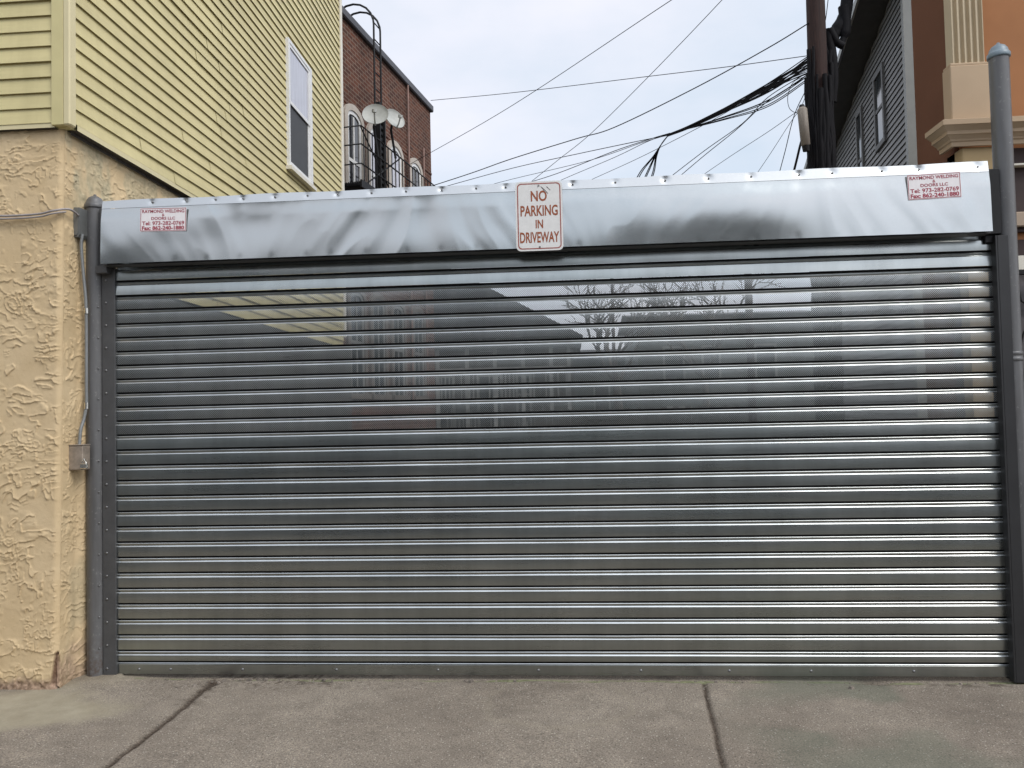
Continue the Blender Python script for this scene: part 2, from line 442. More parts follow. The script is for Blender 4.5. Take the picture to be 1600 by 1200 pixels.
def wood_pole():
    m = Mat('creosoted pole wood'); m.set(Roughness=.85)
    n = m.noise(9, 6, .65, m.coord((6, 6, .35)))
    m.col(m.ramp(n, [(.3, (.018,.009,.008)), (.7, (.05,.024,.019))])); m.bump(n, .6, .01); return m.m
M_pole = wood_pole()
M_termbox = simple('weathered terminal box', (.25,.22,.185), .6, var=.2, vec=(4,4,.6))
M_bark = simple('bark', (.09,.075,.06), .9, var=.3, scale=10)
M_dish = simple('dish grey', (.43,.44,.41), .5, var=.12, scale=8)

def walk_mat():
    m = Mat('worn concrete'); m.set(Roughness=.92); m.b.inputs['Specular IOR Level'].default_value = .2
    big = m.noise(.9, 6, .6); mid = m.noise(6, 5, .65); fine = m.noise(120, 3, .7)
    c = m.ramp(big, [(.32, (.185,.158,.130)), (.68, (.255,.222,.183))])
    c = m.mix(.5, c, m.ramp(mid, [(.3, (.74,.73,.72)), (.7, (1.18,1.17,1.14))]), 'MULTIPLY'); st_ = m.noise(2.6, 6, .7, None, 1.2); c = m.mix(.38, c, m.ramp(st_, [(.36, (.66,.65,.64)), (.52, (1,1,1)), (.70, (1.14,1.13,1.1))]), 'MULTIPLY')
    c = m.mix(.8, c, m.ramp(fine, [(.32, (.36,.36,.36)), (.5, (1,1,1)), (.70, (1.75,1.7,1.62))]), 'MULTIPLY')
    vd = m.vor(70); vc = m.n('ShaderNodeTexVoronoi'); vc.inputs['Scale'].default_value = 70; m.l(m.tc.outputs['Object'], vc.inputs['Vector'])
    sp = m.n('ShaderNodeSeparateColor'); m.l(vc.outputs['Color'], sp.inputs[0])
    peb = m.math('MULTIPLY', m.math('LESS_THAN', vc.outputs['Distance'], .28), m.math('GREATER_THAN', sp.outputs[0], .80))
    c = m.mix(m.math('MULTIPLY', peb, .75), c, (.46,.42,.36))
    peb2 = m.math('MULTIPLY', m.math('LESS_THAN', vc.outputs['Distance'], .30), m.math('LESS_THAN', sp.outputs[0], .17))
    c = m.mix(m.math('MULTIPLY', peb2, .7), c, (.07,.055,.045))
    c = m.mix(m.attr('pale'), c, m.ramp(mid, [(.3, (.27,.235,.165)), (.7, (.36,.325,.24))]))
    c = m.mix(m.attr('moss'), c, m.ramp(m.noise(40, 4), [(.35, (.11,.12,.06)), (.65, (.24,.25,.14))]))
    c = m.mix(m.attr('green'), c, (.12,.135,.10))
    c = m.mix(m.attr('dirt'), c, m.ramp(m.noise(60, 4), [(.35, (.03,.022,.016)), (.68, (.11,.085,.065))]))
    m.col(c)
    h = m.math('MULTIPLY_ADD', fine, .6); m.l(mid, h.node.inputs[2])
    m.bump(h, .6, .008)
    return m.m
M_walk = walk_mat()
def asphalt():
    m = Mat('asphalt'); m.set(Roughness=.9)
    m.col(m.ramp(m.noise(50, 5, .7), [(.3, (.035,.035,.036)), (.7, (.07,.069,.067))])); m.bump(m.noise(150, 3), .4, .005); return m.m
M_asphalt = asphalt()
def earth():
    m = Mat('yard ground'); m.set(Roughness=.95)
    m.col(m.ramp(m.noise(.6, 7, .65), [(.35, (.07,.065,.05)), (.6, (.13,.115,.09)), (.75, (.10,.11,.06))])); return m.m
M_earth = earth()
M_stone = simple('loose grit', (.17,.145,.12), .9, var=.85, scale=22)

# ---------------------------------------------------------------- ground, sidewalk, road, kerb
def sheet(name, x0, y0, x1, y1, z, mat, kind='structure'):
    return MB().quad((x0,y0,z),(x1,y0,z),(x1,y1,z),(x0,y1,z)).build(name, mat, kind=kind)
sheet('ground', -900, -900, 900, 900, -0.16, M_earth)
sheet('road', -120, -13.0, 120, -4.2, -0.14, M_asphalt)
MB().box((-120, -4.2, -.15), (120, -4.05, -.004)).build('kerb', simple('kerb stone', (.30,.28,.26), .9, var=.15, scale=3, bump=.3), kind='structure')
MB().box((-120, -16.0, -.15), (120, -13.0, -.01)).build('far_sidewalk', simple('far concrete', (.26,.245,.225), .9, var=.12, scale=2), kind='structure')
MB().box((-.2, .25, -.155), (6.2, 30, -.03)).build('driveway', simple('driveway concrete', (.09,.085,.08), .9, var=.25, scale=1.5), kind='structure')

xs = np.unique(np.round(np.concatenate([np.linspace(-120, -2, 40), np.linspace(-2, -.9, 12), np.arange(-.9, 6.5, .0125), np.linspace(6.5, 8, 16), np.linspace(8, 120, 40)]), 4))
ys = np.unique(np.round(np.concatenate([np.linspace(-4.05, -1.7, 60), np.arange(-1.7, .05, .0125), np.linspace(.05, .25, 6)]), 4))
X, Y = np.meshgrid(xs, ys, indexing='xy')
Z = (fbm(X*.8, Y*.8, 4, 3)-.5)*.012+(fbm(X*9, Y*9, 3, 5)-.5)*.004
jl = .70+.012*np.sin(Y*5)+(fbm(Y*6, Y*0+2.2, 3, 7)-.5)*.03          # left joint
jr = 3.87+.084*Y+(fbm(Y*6, Y*0+8.2, 3, 8)-.5)*.012                  # right joint
wl = .013+.012*fbm(Y*14, X*0, 3, 9)+.03*sstep(-.5, -.12, Y)*fbm(X*30, Y*30, 2, 4); wr = .011+.005*fbm(Y*14, X*0+5, 3, 9)
in_y = (Y < -.06)
dl = np.abs(X-jl); dr = np.abs(X-jr)
gro = np.maximum(np.exp(-(dl/wl)**2), np.exp(-(dr/wr)**2))*in_y
for jx in (-2.5, -5.7, -8.9, 7.1, 10.3, 13.5): gro = np.maximum(gro, np.exp(-((X-jx)/.012)**2))
Z = Z-.016*gro
crumb = sstep(.58, .7, fbm(X*22, Y*22, 3, 31))*np.exp(-(dl/.09)**2)*sstep(-1.0, -.1, Y)
Z = Z-.006*crumb
# concrete collar sloping up to the left post, and a shallow gap worn under the curtain at the right
collar = np.exp(-(np.maximum(0, np.hypot((X+.12)*1.0, (Y+.02)*1.6)-.16)/.16)**2)
Z = Z+.014*collar
hole = np.exp(-(((X-4.92)/.10)**2+((Y+.03)/.05)**2)); Z = Z-.03*hole
drip = sstep(-.085, -.05, Y+(fbm(X*5, Y*0, 3, 12)-.5)*.04)
Z = Z-.014*drip*(X > 0)
dirt = np.clip(gro*1.15+.75*crumb, 0, 1)
litter = sstep(.60, .70, fbm(X*45, Y*45, 2, 41))*sstep(-.32, -.09, Y)*np.exp(-((X-1.15)/.75)**2)
dirt = np.clip(dirt+.8*litter+.6*hole+.75*np.exp(-(((X-5.55)/.5)**2+((Y+.10)/.035)**2))*sstep(.4, .6, fbm(X*20, Y*20, 3, 15)), 0, 1)
dirt = np.clip(dirt+.35*np.exp(-((X-3.0)/.12)**2-((Y+.16)/.06)**2), 0, 1)
moss = .85*drip*sstep(.35, .6, fbm(X*7, Y*25, 3, 17))*(X > .1)*(Y < .0)
pale = np.clip(sstep(.62, .30, np.hypot((X+.35)*.75, (Y+.55)*1.3)+(fbm(X*3, Y*3, 4, 21)-.5)*.5)*.85, 0, 1)*(X < .72)*(1-gro)
pale = np.clip(pale+.35*collar, 0, 1)
green = .5*sstep(.5, .7, fbm(X*1.3, Y*1.6, 4, 27))*sstep(3.7, 4.4, X)
# faint pale spill ring on the middle slab
ring = np.exp(-((np.hypot(X-2.95, (Y+.42)*1.1)-.45+(fbm(X*4, Y*4, 3, 71)-.5)*.15)/.03)**2)*.16*(X < 3.4)
pale = np.clip(pale+ring, 0, 1)
grid_obj('sidewalk', np.stack([X, Y, Z], -1), M_walk, kind='structure', attrs=dict(dirt=dirt, moss=moss, pale=pale, green=green))
# grit swept against the gate foot (nobody could count it)
random.seed(5); g = MB()
for k in range(620):
    if random.random() < .6: x = random.gauss(1.2, .7)
    else: x = random.uniform(0, 5.6)
    y = -.05-abs(random.gauss(0, .10)); s_ = random.uniform(.002, .0065)*(2.8 if random.random() < .10 else 1)
    if x < .02: continue
    p = np.array([(-1,-1,0),(1,-1,0),(1,1,0),(-1,1,0),(-.5,-.6,1),(.6,-.5,1),(.4,.6,1),(-.6,.5,1)])*s_
    a = random.random()*6; c_, sn = math.cos(a), math.sin(a)
    p = np.stack([p[:,0]*c_-p[:,1]*sn*.8+x, p[:,0]*sn+p[:,1]*c_*.8+y, p[:,2]*.8-.003], 1)
    g.add(p, [(0,3,2,1),(4,5,6,7),(0,1,5,4),(1,2,6,5),(2,3,7,6),(3,0,4,7)])
g.build('gravel', M_stone, kind='stuff')

# ---------------------------------------------------------------- yellow house (left)
CX, CY0 = -.165, -.30                  # siding corner
SIDE_TILT = -.020                      # wall runs very slightly away to the left
def sideX(y): return CX+SIDE_TILT*(y-CY0)
SN = np.array([1.0, -SIDE_TILT, 0]); SN = SN/np.linalg.norm(SN); SD = np.array([SIDE_TILT, 1, 0]); SD = SD/np.linalg.norm(SD)
SP0 = np.array([CX, CY0, 0])
def on_side(x, y): return onP(x, y, SP0, SN)
house = thing('yellow_house', 'yellow vinyl sided house on a tan stucco base left of the gate', 'house', (-.6, 0, 0))
def lap_siding(mb, p0, d, n, L, z0, z1, e, lip=.019, seed=1, seams=True, start=0.0, lfun=None):
    Lmax = L
    rnd = random.Random(seed); d = np.array(d); n = np.array(n); p0 = np.array(p0); up = np.array([0,0,1.0])
    k = int(math.ceil((z1-z0)/e))
    for i in range(k):
        za = z0+i*e; zb = min(za+e, z1+.0)
        L = Lmax if lfun is None else min(Lmax, lfun(zb))
        if L < .05: continue
        cuts = [0.0]
        if seams:
            x = rnd.uniform(.8, 3.2)
            while x < L-.5: cuts.append(x); x += rnd.uniform(2.2, 3.7)
        cuts.append(L)
        for j in range(len(cuts)-1):
            a, b = cuts[j], cuts[j+1]; pr_ = .0030*(j % 2)
            w = rnd.uniform(-.0006, .0006)
            prof = [(-.004, za+.021), (lip-.004, za+.004), (lip-.001, za), (lip, za+.0012), (lip, za+.004), (lip*.62+w, za+e*.5), (.0015, zb+.019)]
            vs = []
            for q in (a, b):
                for (o, z) in prof: vs.append(p0+d*(q+start)+n*(o+pr_)+up*z)
            m = len(prof); fs = [(t, m+t, m+t+1, t+1) for t in range(m-1)]
            mb.add(vs, fs)
E1 = .1032; Z0S = 3.70
hend = on_side(531, 0)[1]; SL = hend-CY0
sd = MB(); lap_siding(sd, (CX-.012, CY0+.046, 0), SD, SN, SL-.10, Z0S, 8.9, E1, seed=3)
lap_siding(sd, (sideX(.6)-.012, .6, 0), SD, SN, SL-.96, 2.735, 3.06, E1, seed=8); lap_siding(sd, (sideX(1.62)-.012, 1.62, 0), SD, SN, SL-1.98, 3.06+.0128, Z0S-.02, E1, seed=9)
sd.build('side_siding', M_yellow, house)
fd = MB(); lap_siding(fd, (CX-6, CY0-.0+.012, 0), (1,0,0), (0,-1,0), 5.9, Z0S-.005, 8.9, E1, seed=6); fd.build('front_siding', M_yellow, house)
# wall bodies behind the siding
MB().add([(CX-.02,CY0+.02,Z0S-.03),(sideX(hend)-.02,hend-.02,Z0S-.03),(CX-6,hend-.02,Z0S-.03),(CX-6,CY0+.02,Z0S-.03),
          (CX-.02,CY0+.02,9.0),(sideX(hend)-.02,hend-.02,9.0),(CX-6,hend-.02,9.0),(CX-6,CY0+.02,9.0)],
         [(0,3,2,1)[::-1],(4,5,6,7),(0,1,5,4),(1,2,6,5),(2,3,7,6),(3,0,4,7)]).build('wall', M_yellow_trim, house)
# corner post: flat face, rounded pale bead, return
cp = MB(); cp.bbox((CX-.115, CY0-.020, Z0S-.025), (CX-.032, CY0+.03, 9.0), .003); cp.build('corner_board', M_yellow_trim, house)
cb = MB(); cb.bbox((CX-.0318, CY0-.024, Z0S-.028), (CX+.016, CY0+.048, 9.0), .008); cb.build('corner_bead', M_yellow_bead, house)
e0 = SP0+SD*SL
ec = MB(); ec.bbox((e0[0]-.09, e0[1]-.07, 2.9), (e0[0]+.028, e0[1]+.02, 9.0), .006); ec.build('corner_trim', M_cream, house)
# starter flashing along the siding foot
st = MB(); dk = MB()
for (pa, d_, n_, L_) in ((np.array([CX-.012, CY0+.07, 0]), SD, SN, SL-.1), (np.array([CX-6, CY0+.012, 0]), np.array([1.,0,0]), np.array([0,-1.,0]), 5.9)):
    o = [pa+n_*.018+d_*q+np.array([0,0,z]) for q in (0, L_) for z in (Z0S-.035, Z0S+.004)]
    st.add([o[0], o[2], o[3], o[1]], [(0,1,2,3)])
    b_ = [pa+n_*w+d_*q+np.array([0,0,Z0S-.035]) for q in (0, L_) for w in (-.1, .018)]
    dk.add([b_[0], b_[1], b_[3], b_[2]], [(0,1,2,3)])
    b_ = [pa-n_*.028+d_*q+np.array([0,0,z]) for q in (0, L_) for z in (Z0S-.060, Z0S-.034)]
    dk.add([b_[0], b_[2], b_[3], b_[1]], [(0,1,2,3)])
dk.build('gap_shade', simple('dirt and shade under siding', (.05,.042,.032), .9, var=.4, scale=20), house)  # dark strip paints the overhang's shade together with dirt in the gap
st.build('starter_strip', M_yellow_bead, house)
MB().box((CX-6.2, CY0-.25, 9.0), (CX+.3, hend+.2, 9.25)).build('roof', M_cream, house)
# side window
wy0, wy1 = on_side(447, 200)[1], on_side(484, 200)[1]; wz1 = on_side(449, 63)[2]; wz0 = on_side(454, 265)[2]
def SPt(y, out, z): return SP0+SD*((y-CY0))+SN*out+np.array([0,0,z])
def sbox(mb, y0, y1, o0, o1, z0, z1):
    vs = [SPt(y, o, z) for z in (z0, z1) for (y, o) in ((y0,o0),(y0,o1),(y1,o1),(y1,o0))]
    mb.add(vs, [(0,3,2,1),(4,5,6,7),(0,1,5,4),(1,2,6,5),(2,3,7,6),(3,0,4,7)][:])
win = MB(); T = .044; OUT = .040
sbox(win, wy0, wy0+T, -.01, OUT, wz0, wz1); sbox(win, wy1-T*2.1, wy1, -.01, OUT, wz0, wz1)
sbox(win, wy0+T, wy1-T*2.1, -.01, OUT, wz1-T, wz1); sbox(win, wy0+T, wy1-T*2.1, -.01, OUT, wz0, wz0+T)
wo = win.build('window', M_white_frame, house)
iy0, iy1, iz0, iz1 = wy0+T, wy1-T*2.1, wz0+T, wz1-T; zm = (iz0+iz1)/2+.02
sh = MB()
for (za, zb, o_) in ((zm-.02, iz1, .034), (iz0, zm+.02, .022)):
    sbox(sh, iy0, iy0+.035, 0, o_, za, zb); sbox(sh, iy1-.045, iy1, 0, o_, za, zb); sbox(sh, iy0+.035, iy1-.045, 0, o_, zb-.04, zb); sbox(sh, iy0+.035, iy1-.045, 0, o_, za, za+.04)
sh.build('sash', M_white_frame, wo)
pn = MB(); sbox(pn, iy0+.034, iy1-.044, .0, .022, zm+.015, iz1-.035); pn.build('pane', M_glass_curtain, wo)
pn = MB(); sbox(pn, iy0+.034, iy1-.044, .0, .014, iz0+.035, zm-.012); pn.build('pane', simple('insect screen', (.035,.035,.036), .55, var=.1), wo)
si = MB(); sbox(si, wy0-.03, wy1+.03, 0, .075, wz0-.045, wz0); si.build('sill', M_cream, wo)

# stucco base: real skip-trowel relief
def trowel(u, v, seed):
    wu = u+(fbm(u*3, v*3, 2, seed+50)-.5)*.25; wv = v+(fbm(u*3+9, v*3, 2, seed+60)-.5)*.18
    h = 0
    for k, (fu, fv, lv) in enumerate(((7.0, 10.0, 1.9), (13.0, 17.0, 1.6))):
        n = fbm(wu*fu, wv*fv, 3, seed+k*7, .42)
        s_ = n*lv*2.0+v*(5.0, 8.0)[k]; fr = s_-np.floor(s_)
        step = sstep(0, .045, fr)*(.75*np.exp(-fr*6.0)+.25*(1-fr))
        msk = sstep(.46, .58, fbm(u*9+k*3.7, v*11, 3, seed+90+k))
        h = h+step*msk*(.0105, .0075)[k]
    return h+(fbm(u*30, v*30, 3, seed+5)-.5)*.0016+(fbm(u*2.2, v*2.2, 3, seed+6)-.5)*.012
def cornX(z): return -.278+.012*z
zs = np.arange(0, 3.695, .005); ZT = 3.69
# front face
u = np.concatenate([np.linspace(-6, -2.6, 40), np.arange(-2.59, -1.0, .007), np.arange(-.99, -.2649, .004)]); u = u-u[-1]
U, V = np.meshgrid(u, zs, indexing='xy')
Xf = U+cornX(V); hf = trowel(U, V, 11)
round_ = .018*np.exp(-(-U/.02)**2)
Yf = -.265-hf*sstep(0.0, .03, -U)+round_
chip = np.exp(-(((U+.016)/(.012+.030*sstep(.25, .0, V)))**4+((V-.12)/.125)**4)); chip = sstep(.35, .6, chip*(.75+.5*fbm(U*40, V*30, 2, 99))+.15*(fbm(U*40, V*40, 2, 98)-.5))
Yf = Yf+.022*chip
foot = sstep(.085, .03, V+(fbm(U*9, V*9, 3, 95)-.5)*.07)
Yf = Yf+foot*.010*fbm(U*30, V*30, 2, 97)
bare0 = sstep(.05, .0, ZT-V)*.8*sstep(.4, .6, fbm(U*9, V*9, 2, 45))
grid_obj('stucco_front', np.stack([Xf, Yf, V], -1), M_stucco, house, attrs=dict(chip=chip, base=foot*.9, bare=bare0))
# side face
w = np.concatenate([np.arange(0, .30, .004), np.arange(.30, 1.62, .010), np.linspace(1.65, 6.2, 30)])
W, V2 = np.meshgrid(w, zs, indexing='xy')
hs = trowel(W+40, V2, 23)
Ys = -.265+W+.018*np.exp(-(W/.02)**2)*0+ .018*np.exp(-(W/.012)**2); Xs_ = cornX(V2)+hs*sstep(0, .03, W)-.0*W+SIDE_TILT*W*.5
Xs_ = Xs_+.03*sstep(.16, .26, W)*sstep(3.4, 3.0, V2)
chip2 = np.exp(-((W/.03)**4+((V2-.12)/.11)**4)); chip2 = sstep(.35, .6, chip2*(.75+.5*fbm(W*40, V2*30, 2, 89))); Xs_ = Xs_-.018*chip2
foot2 = sstep(.30, .05, V2+(fbm(W*9, V2*9, 3, 85)-.5)*.25)*.7
bare = np.clip(sstep(.45, .62, fbm(W*6+3, V2*4, 3, 87))*.75*sstep(3.0, 3.45, V2)+.5*sstep(.5, .65, fbm(W*6+3, V2*2.0, 3, 83))*sstep(.06, .16, W), 0, 1)
_at = dict(chip=chip2, base=foot2, bare=bare); Pq = np.stack([Xs_, Ys, V2], -1); wi = int(np.searchsorted(w, .62)); zi = int(np.searchsorted(zs, 3.0)); we = int(np.searchsorted(w, 1.66))
grid_obj('stucco_side', Pq[:, :wi+1], M_stucco, house, attrs={k_: v_[:, :wi+1] for k_, v_ in _at.items()})
grid_obj('stucco_side', Pq[zi:, wi:we], M_stucco, house, attrs={k_: v_[zi:, wi:we] for k_, v_ in _at.items()})
# plain inner wall of the base facing the drive, behind the gate
MB().box((-6, .30, 0), (-.19, hend-.05, 2.715)).build('base_wall', simple('grey rear wall', (.08,.078,.07), .9, var=.3, scale=3), house)

# ---------------------------------------------------------------- roll-up gate
gate = thing('rolling_gate', 'wide grey steel roll-up gate with dented hood across the driveway', 'gate', (2.85, 0, 0))
GX0, GX1 = -.035, 5.765
ED_TOP = [2.760, 2.660]; PERF = [2.558-.0952*k for k in range(10)]; SOL = [1.604-.1041*k for k in range(15)]
edges = ED_TOP+PERF+SOL
nx = 64; gx = np.linspace(GX0, GX1, nx+1)
rng = np.random.RandomState(4)
solid = MB(); perfm = MB(); bead = MB()
def strip(mb, prof, tw, smooth):
    m = len(prof); vs = []
    for i, x in enumerate(gx):
        for (y, z) in prof: vs.append((x, y+tw[i][0]+tw[i][1]*(z-prof[0][1]), z))
    mb.add(vs, [(i*m+t, (i+1)*m+t, (i+1)*m+t+1, i*m+t+1) for i in range(nx) for t in range(m-1)], smooth)
for k, ze in enumerate(edges):
    pitch = ze-(edges[k+1] if k+1 < len(edges) else .086)
    isp = k in range(2, 12)
    tilt = rng.normal(0, .012)+(.0)
    if k == 1: tilt = .13
    if k == 0: tilt = .05
    if ze == SOL[0] or ze == SOL[1]: tilt = .03
    base = .0045*(fbm(gx*.9, gx*0+k*3.3, 3, 61)-.5)+.0022*(vnoise(gx*4.5, gx*0+k*1.7, 63)-.5); tws = tilt+.07*(fbm(gx*.8, gx*0+k*5.1, 3, 62)-.5)+.03*(vnoise(gx*5, gx*0+k*2.9, 64)-.5)
    tw = list(zip(base-base.mean(), tws))
    fh = pitch*.66
    bevel = [(.0015, ze+.0050), (-.0005, ze+.0040), (-.0040, ze-.0014), (-.0055, ze-.0040)]
    face = [(-.0055, ze-.0040)]+[(-.0055-.0012*math.sin(PI*t), ze-.0040-(fh-.0040)*t) for t in (.2,.4,.6,.8,1.0)]
    under = [(-.0055, ze-fh), (-.0048, ze-fh-.0015), (.002, ze-fh-.003), (.016, ze-fh-.003), (.0165, ze-fh-.0165)]
    tgt = perfm if isp else solid
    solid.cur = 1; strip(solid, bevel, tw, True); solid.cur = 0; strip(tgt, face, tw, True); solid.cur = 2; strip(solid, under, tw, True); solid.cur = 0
    # interlocking bead between two slats
    zt = ze-fh-.0125; zb = ze-pitch+.0050; hb = zt-zb
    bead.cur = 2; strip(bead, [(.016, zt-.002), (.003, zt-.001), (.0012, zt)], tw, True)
    bead.cur = 1; strip(bead, [(.0012, zt), (-.0008, zt-.0010), (-.0030, zt-.0048)], tw, True); bead.cur = 0
    strip(bead, [(-.0030+.0025*t, zt-.0048-(hb-.0048)*t) for t in (0,.3,.6,1.0)]+[(.004, zb-.0005)], tw, True)
solid.box((GX0, .016, 2.765), (GX1-.0, .020, 3.02))
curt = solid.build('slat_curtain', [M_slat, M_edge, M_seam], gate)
perfm.build('perforated_slats', M_perf, gate)
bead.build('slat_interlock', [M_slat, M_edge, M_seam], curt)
bb = MB(); prof = [(.012,.088),(.002,.086),(-.002,.082),(-.0025,.019),(.0,.017),(.03,.017)]
bb.extrude_x(prof, GX0, GX1); bar = bb.build('bottom_bar', M_slat, gate)
def bolt_parts(name, xs_, zs_, y, r, mat, parent, local=False):
    """one part per fastener, sharing a mesh"""
    first = None
    for x in xs_:
        for z in zs_:
            if first is None:
                mb = MB(); bolts(mb, 0, [0], 0, r); first = mb.build(name, mat, parent, local=True); o = first
            else:
                o = first.copy(); C.objects.link(o); o.parent = parent
            q = parent
            while q.parent: q = q.parent
            o.location = (x, y, z) if local else (ROOTM[q.name].inverted() @ Vector((x, y, z)))
def bolts(mb, x, zs_, y, r=.008):
    for z in zs_:
        a0 = len(mb.v); mb.lathe((0,0,0), [(r,0),(r,.003),(r*.6,.006),(0,.0065)], 8)
        vs = np.array(mb.v[a0:]); mb.v[a0:] = [tuple(t) for t in np.stack([x+vs[:,0], y-vs[:,2], z+vs[:,1]], 1)]
bolt_parts('bolt', (.12, .34, .84, 1.48, 2.16, 2.82, 3.48, 4.04, 4.55, 5.18), (.050,), -.002, .0095, M_bolt, bar)
# guide rails: channel sections with a row of bolt heads
def rail(x0, x1, lip, name='guide_rail'):
    r_ = MB(); ztop = 2.775
    xi, xo = (x1, x0) if lip > 0 else (x0, x1)       # xi is beside the curtain
    r_.bbox((min(xo, xi), -.022, 0.0), (max(xo, xi), -.010, ztop), .002)
    r_.box((xi-.006 if lip > 0 else xi, -.0095, 0), (xi if lip > 0 else xi+.006, .05, ztop))
    r_.box((xo if lip > 0 else xo-.006, -.0095, 0), (xo+.006 if lip > 0 else xo, .06, ztop))
    return r_
lr = rail(-.122, -.030, 1); lro = lr.build('guide_rail', M_paint_dark, gate)
bolt_parts('bolt', (-.092,), np.arange(.06, 2.7, .155), -.022, .008, M_bolt, lro)
# right rail: angle facing the opening, set deeper
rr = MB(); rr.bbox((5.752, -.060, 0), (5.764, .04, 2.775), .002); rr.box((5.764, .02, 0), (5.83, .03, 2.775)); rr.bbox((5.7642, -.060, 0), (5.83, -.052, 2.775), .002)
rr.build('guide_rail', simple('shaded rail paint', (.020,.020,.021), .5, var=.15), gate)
# hood: thin galvanised sheet, dented
HX0, HX1, HZ0, HZ1, HY = -.055, 5.700, 2.785, 3.160, -.125
gx2 = np.arange(HX0, HX1+.001, .009); gz2 = np.linspace(HZ0, HZ1, 44)
HXg, HZg = np.meshgrid(gx2, gz2, indexing='xy')
t = (HZg-HZ0)/(HZ1-HZ0)
fast_t = [onY(px, 300, HY)[0] for px in (237, 245+45, 336, 379, 429, 480, 527, 580, 634, 690, 744, 790, 895, 962, 1040, 1108, 1175, 1250, 1302, 1380, 1438, 1530)]
fast_b = [onY(px, 390, HY)[0] for px in (197, 276, 326, 377, 426, 480, 518, 574, 636, 690, 742, 905, 1090, 1180, 1247, 1310, 1364, 1428, 1490, 1540)]
d = .013*(fbm(HXg*1.9, HZg*2.2, 2, 5)-.5)*(.35+.65*np.sin(PI*np.clip(t,0,1)))
wx = HXg+.26*(t-.5)*np.sin(HXg*2.6+.6)+.05*(fbm(HXg*2, HZg*3, 2, 8)-.5)
d += .0065*(1-np.abs(2*fbm(wx*3.2, HZg*.9, 2, 15)-1))
d += .0050*(fbm(wx*7, HZg*2.0, 2, 25)-.5)
for i, xf in enumerate(fast_t): d -= .0055*np.exp(-((HXg-xf)/.030)**2-((HZg-HZ1)/.055)**2)
for i, xf in enumerate(fast_b): d -= .0010*np.exp(-((HXg-xf)/.018)**2-((HZg-HZ0)/.030)**2)
lean = -.013+.013*t
bl_ = .009*np.exp(-((HXg-.05)/.22)**2)+.017*sstep(2.9, 4.3, HXg)*sstep(5.0, 4.2, HXg)-.004*sstep(.5, .9, HXg)*sstep(2.6, 2.0, HXg)
bow = bl_*np.sin(PI*t)                                   # the sheet bellies outwards
d = d-d[-1][None, :]*sstep(.75, 1, t)*.8
HYs = HY+lean-bow-d
P = np.stack([HXg, HYs, HZg], -1)
grid_obj('hood', P, M_hood, gate)
def hood_front(x0, x1, z0, z1): return float(HYs[(HXg >= x0) & (HXg <= x1) & (HZg >= z0) & (HZg <= z1)].min())
hood = [o for o in gate.children if o.name.startswith('hood')][0]
# top flange strip (dimpled at every fastener) and roof of the hood
gz3 = np.linspace(0, 1, 10); FX, FT = np.meshgrid(gx2, gz3, indexing='xy')
zt_ = 3.215+.012*(FX-HX0)/(HX1-HX0)+.003*np.sin(FX*7)
dd = np.zeros_like(FX)
for i, xf in enumerate(fast_t): dd += (.007+.003*math.sin(i*2.3))*np.exp(-((FX-xf)/.020)**2-((FT-.62)/.30)**2)
P = np.stack([FX, HY-.002+.010*FT+dd, HZ1+.002+(zt_-HZ1)*FT-.35*dd*sstep(.5, 1, FT)], -1)
grid_obj('hood_flange', P, M_flange, gate)
tp = MB(); tp.quad((HX0,HY+.008,3.213),(HX1,HY+.008,3.225),(HX1,.32,3.20),(HX0,.32,3.19)); tp.quad((HX0,.32,3.19),(HX1,.32,3.20),(HX1,.32,2.80),(HX0,.32,2.80))
tp.build('hood_roof', M_flange, gate)
bolt_parts('screw', fast_t, (HZ1+.036,), HY+.006, .0065, M_bolt, hood)
bolt_parts('screw', fast_b, (HZ0+.010,), HY-.004, .0045, M_bolt, hood)
lipb = MB(); lipb.box((HX0, HY+.010, HZ0-.006), (HX1, HY+.10, HZ0-.001)); lipb.build('hood_lip', M_paint_dark, hood)
for (pa, pb_) in (((HX0-.004, HY+.02, 2.80), (HX0+.004, .31, 3.19)), ((HX1-.004, HY+.02, 2.80), (HX1+.004, .31, 3.19)), ((HX1+.005, -.05, 2.786), (5.80, .06, 3.20)),
                  ((-.135, -.075, 2.735), (-.055, .06, 2.789), ), ((-.122, -.05, 2.79), (-.065, .06, 3.19)), ((5.705, -.03, 2.735), (5.788, .06, 2.785))):
    ep = MB(); ep.bbox(pa, pb_, .004); ep.build('end_bracket', M_black if pa[0] > 5 else M_paint_dark, gate)
# barrel and curtain roll hidden in the hood
ba = MB(); ba.tube([(GX0, .13, 2.98), (GX1-.08, .13, 2.98)], .135, 20); ba.build('curtain_roll', M_slat, gate)

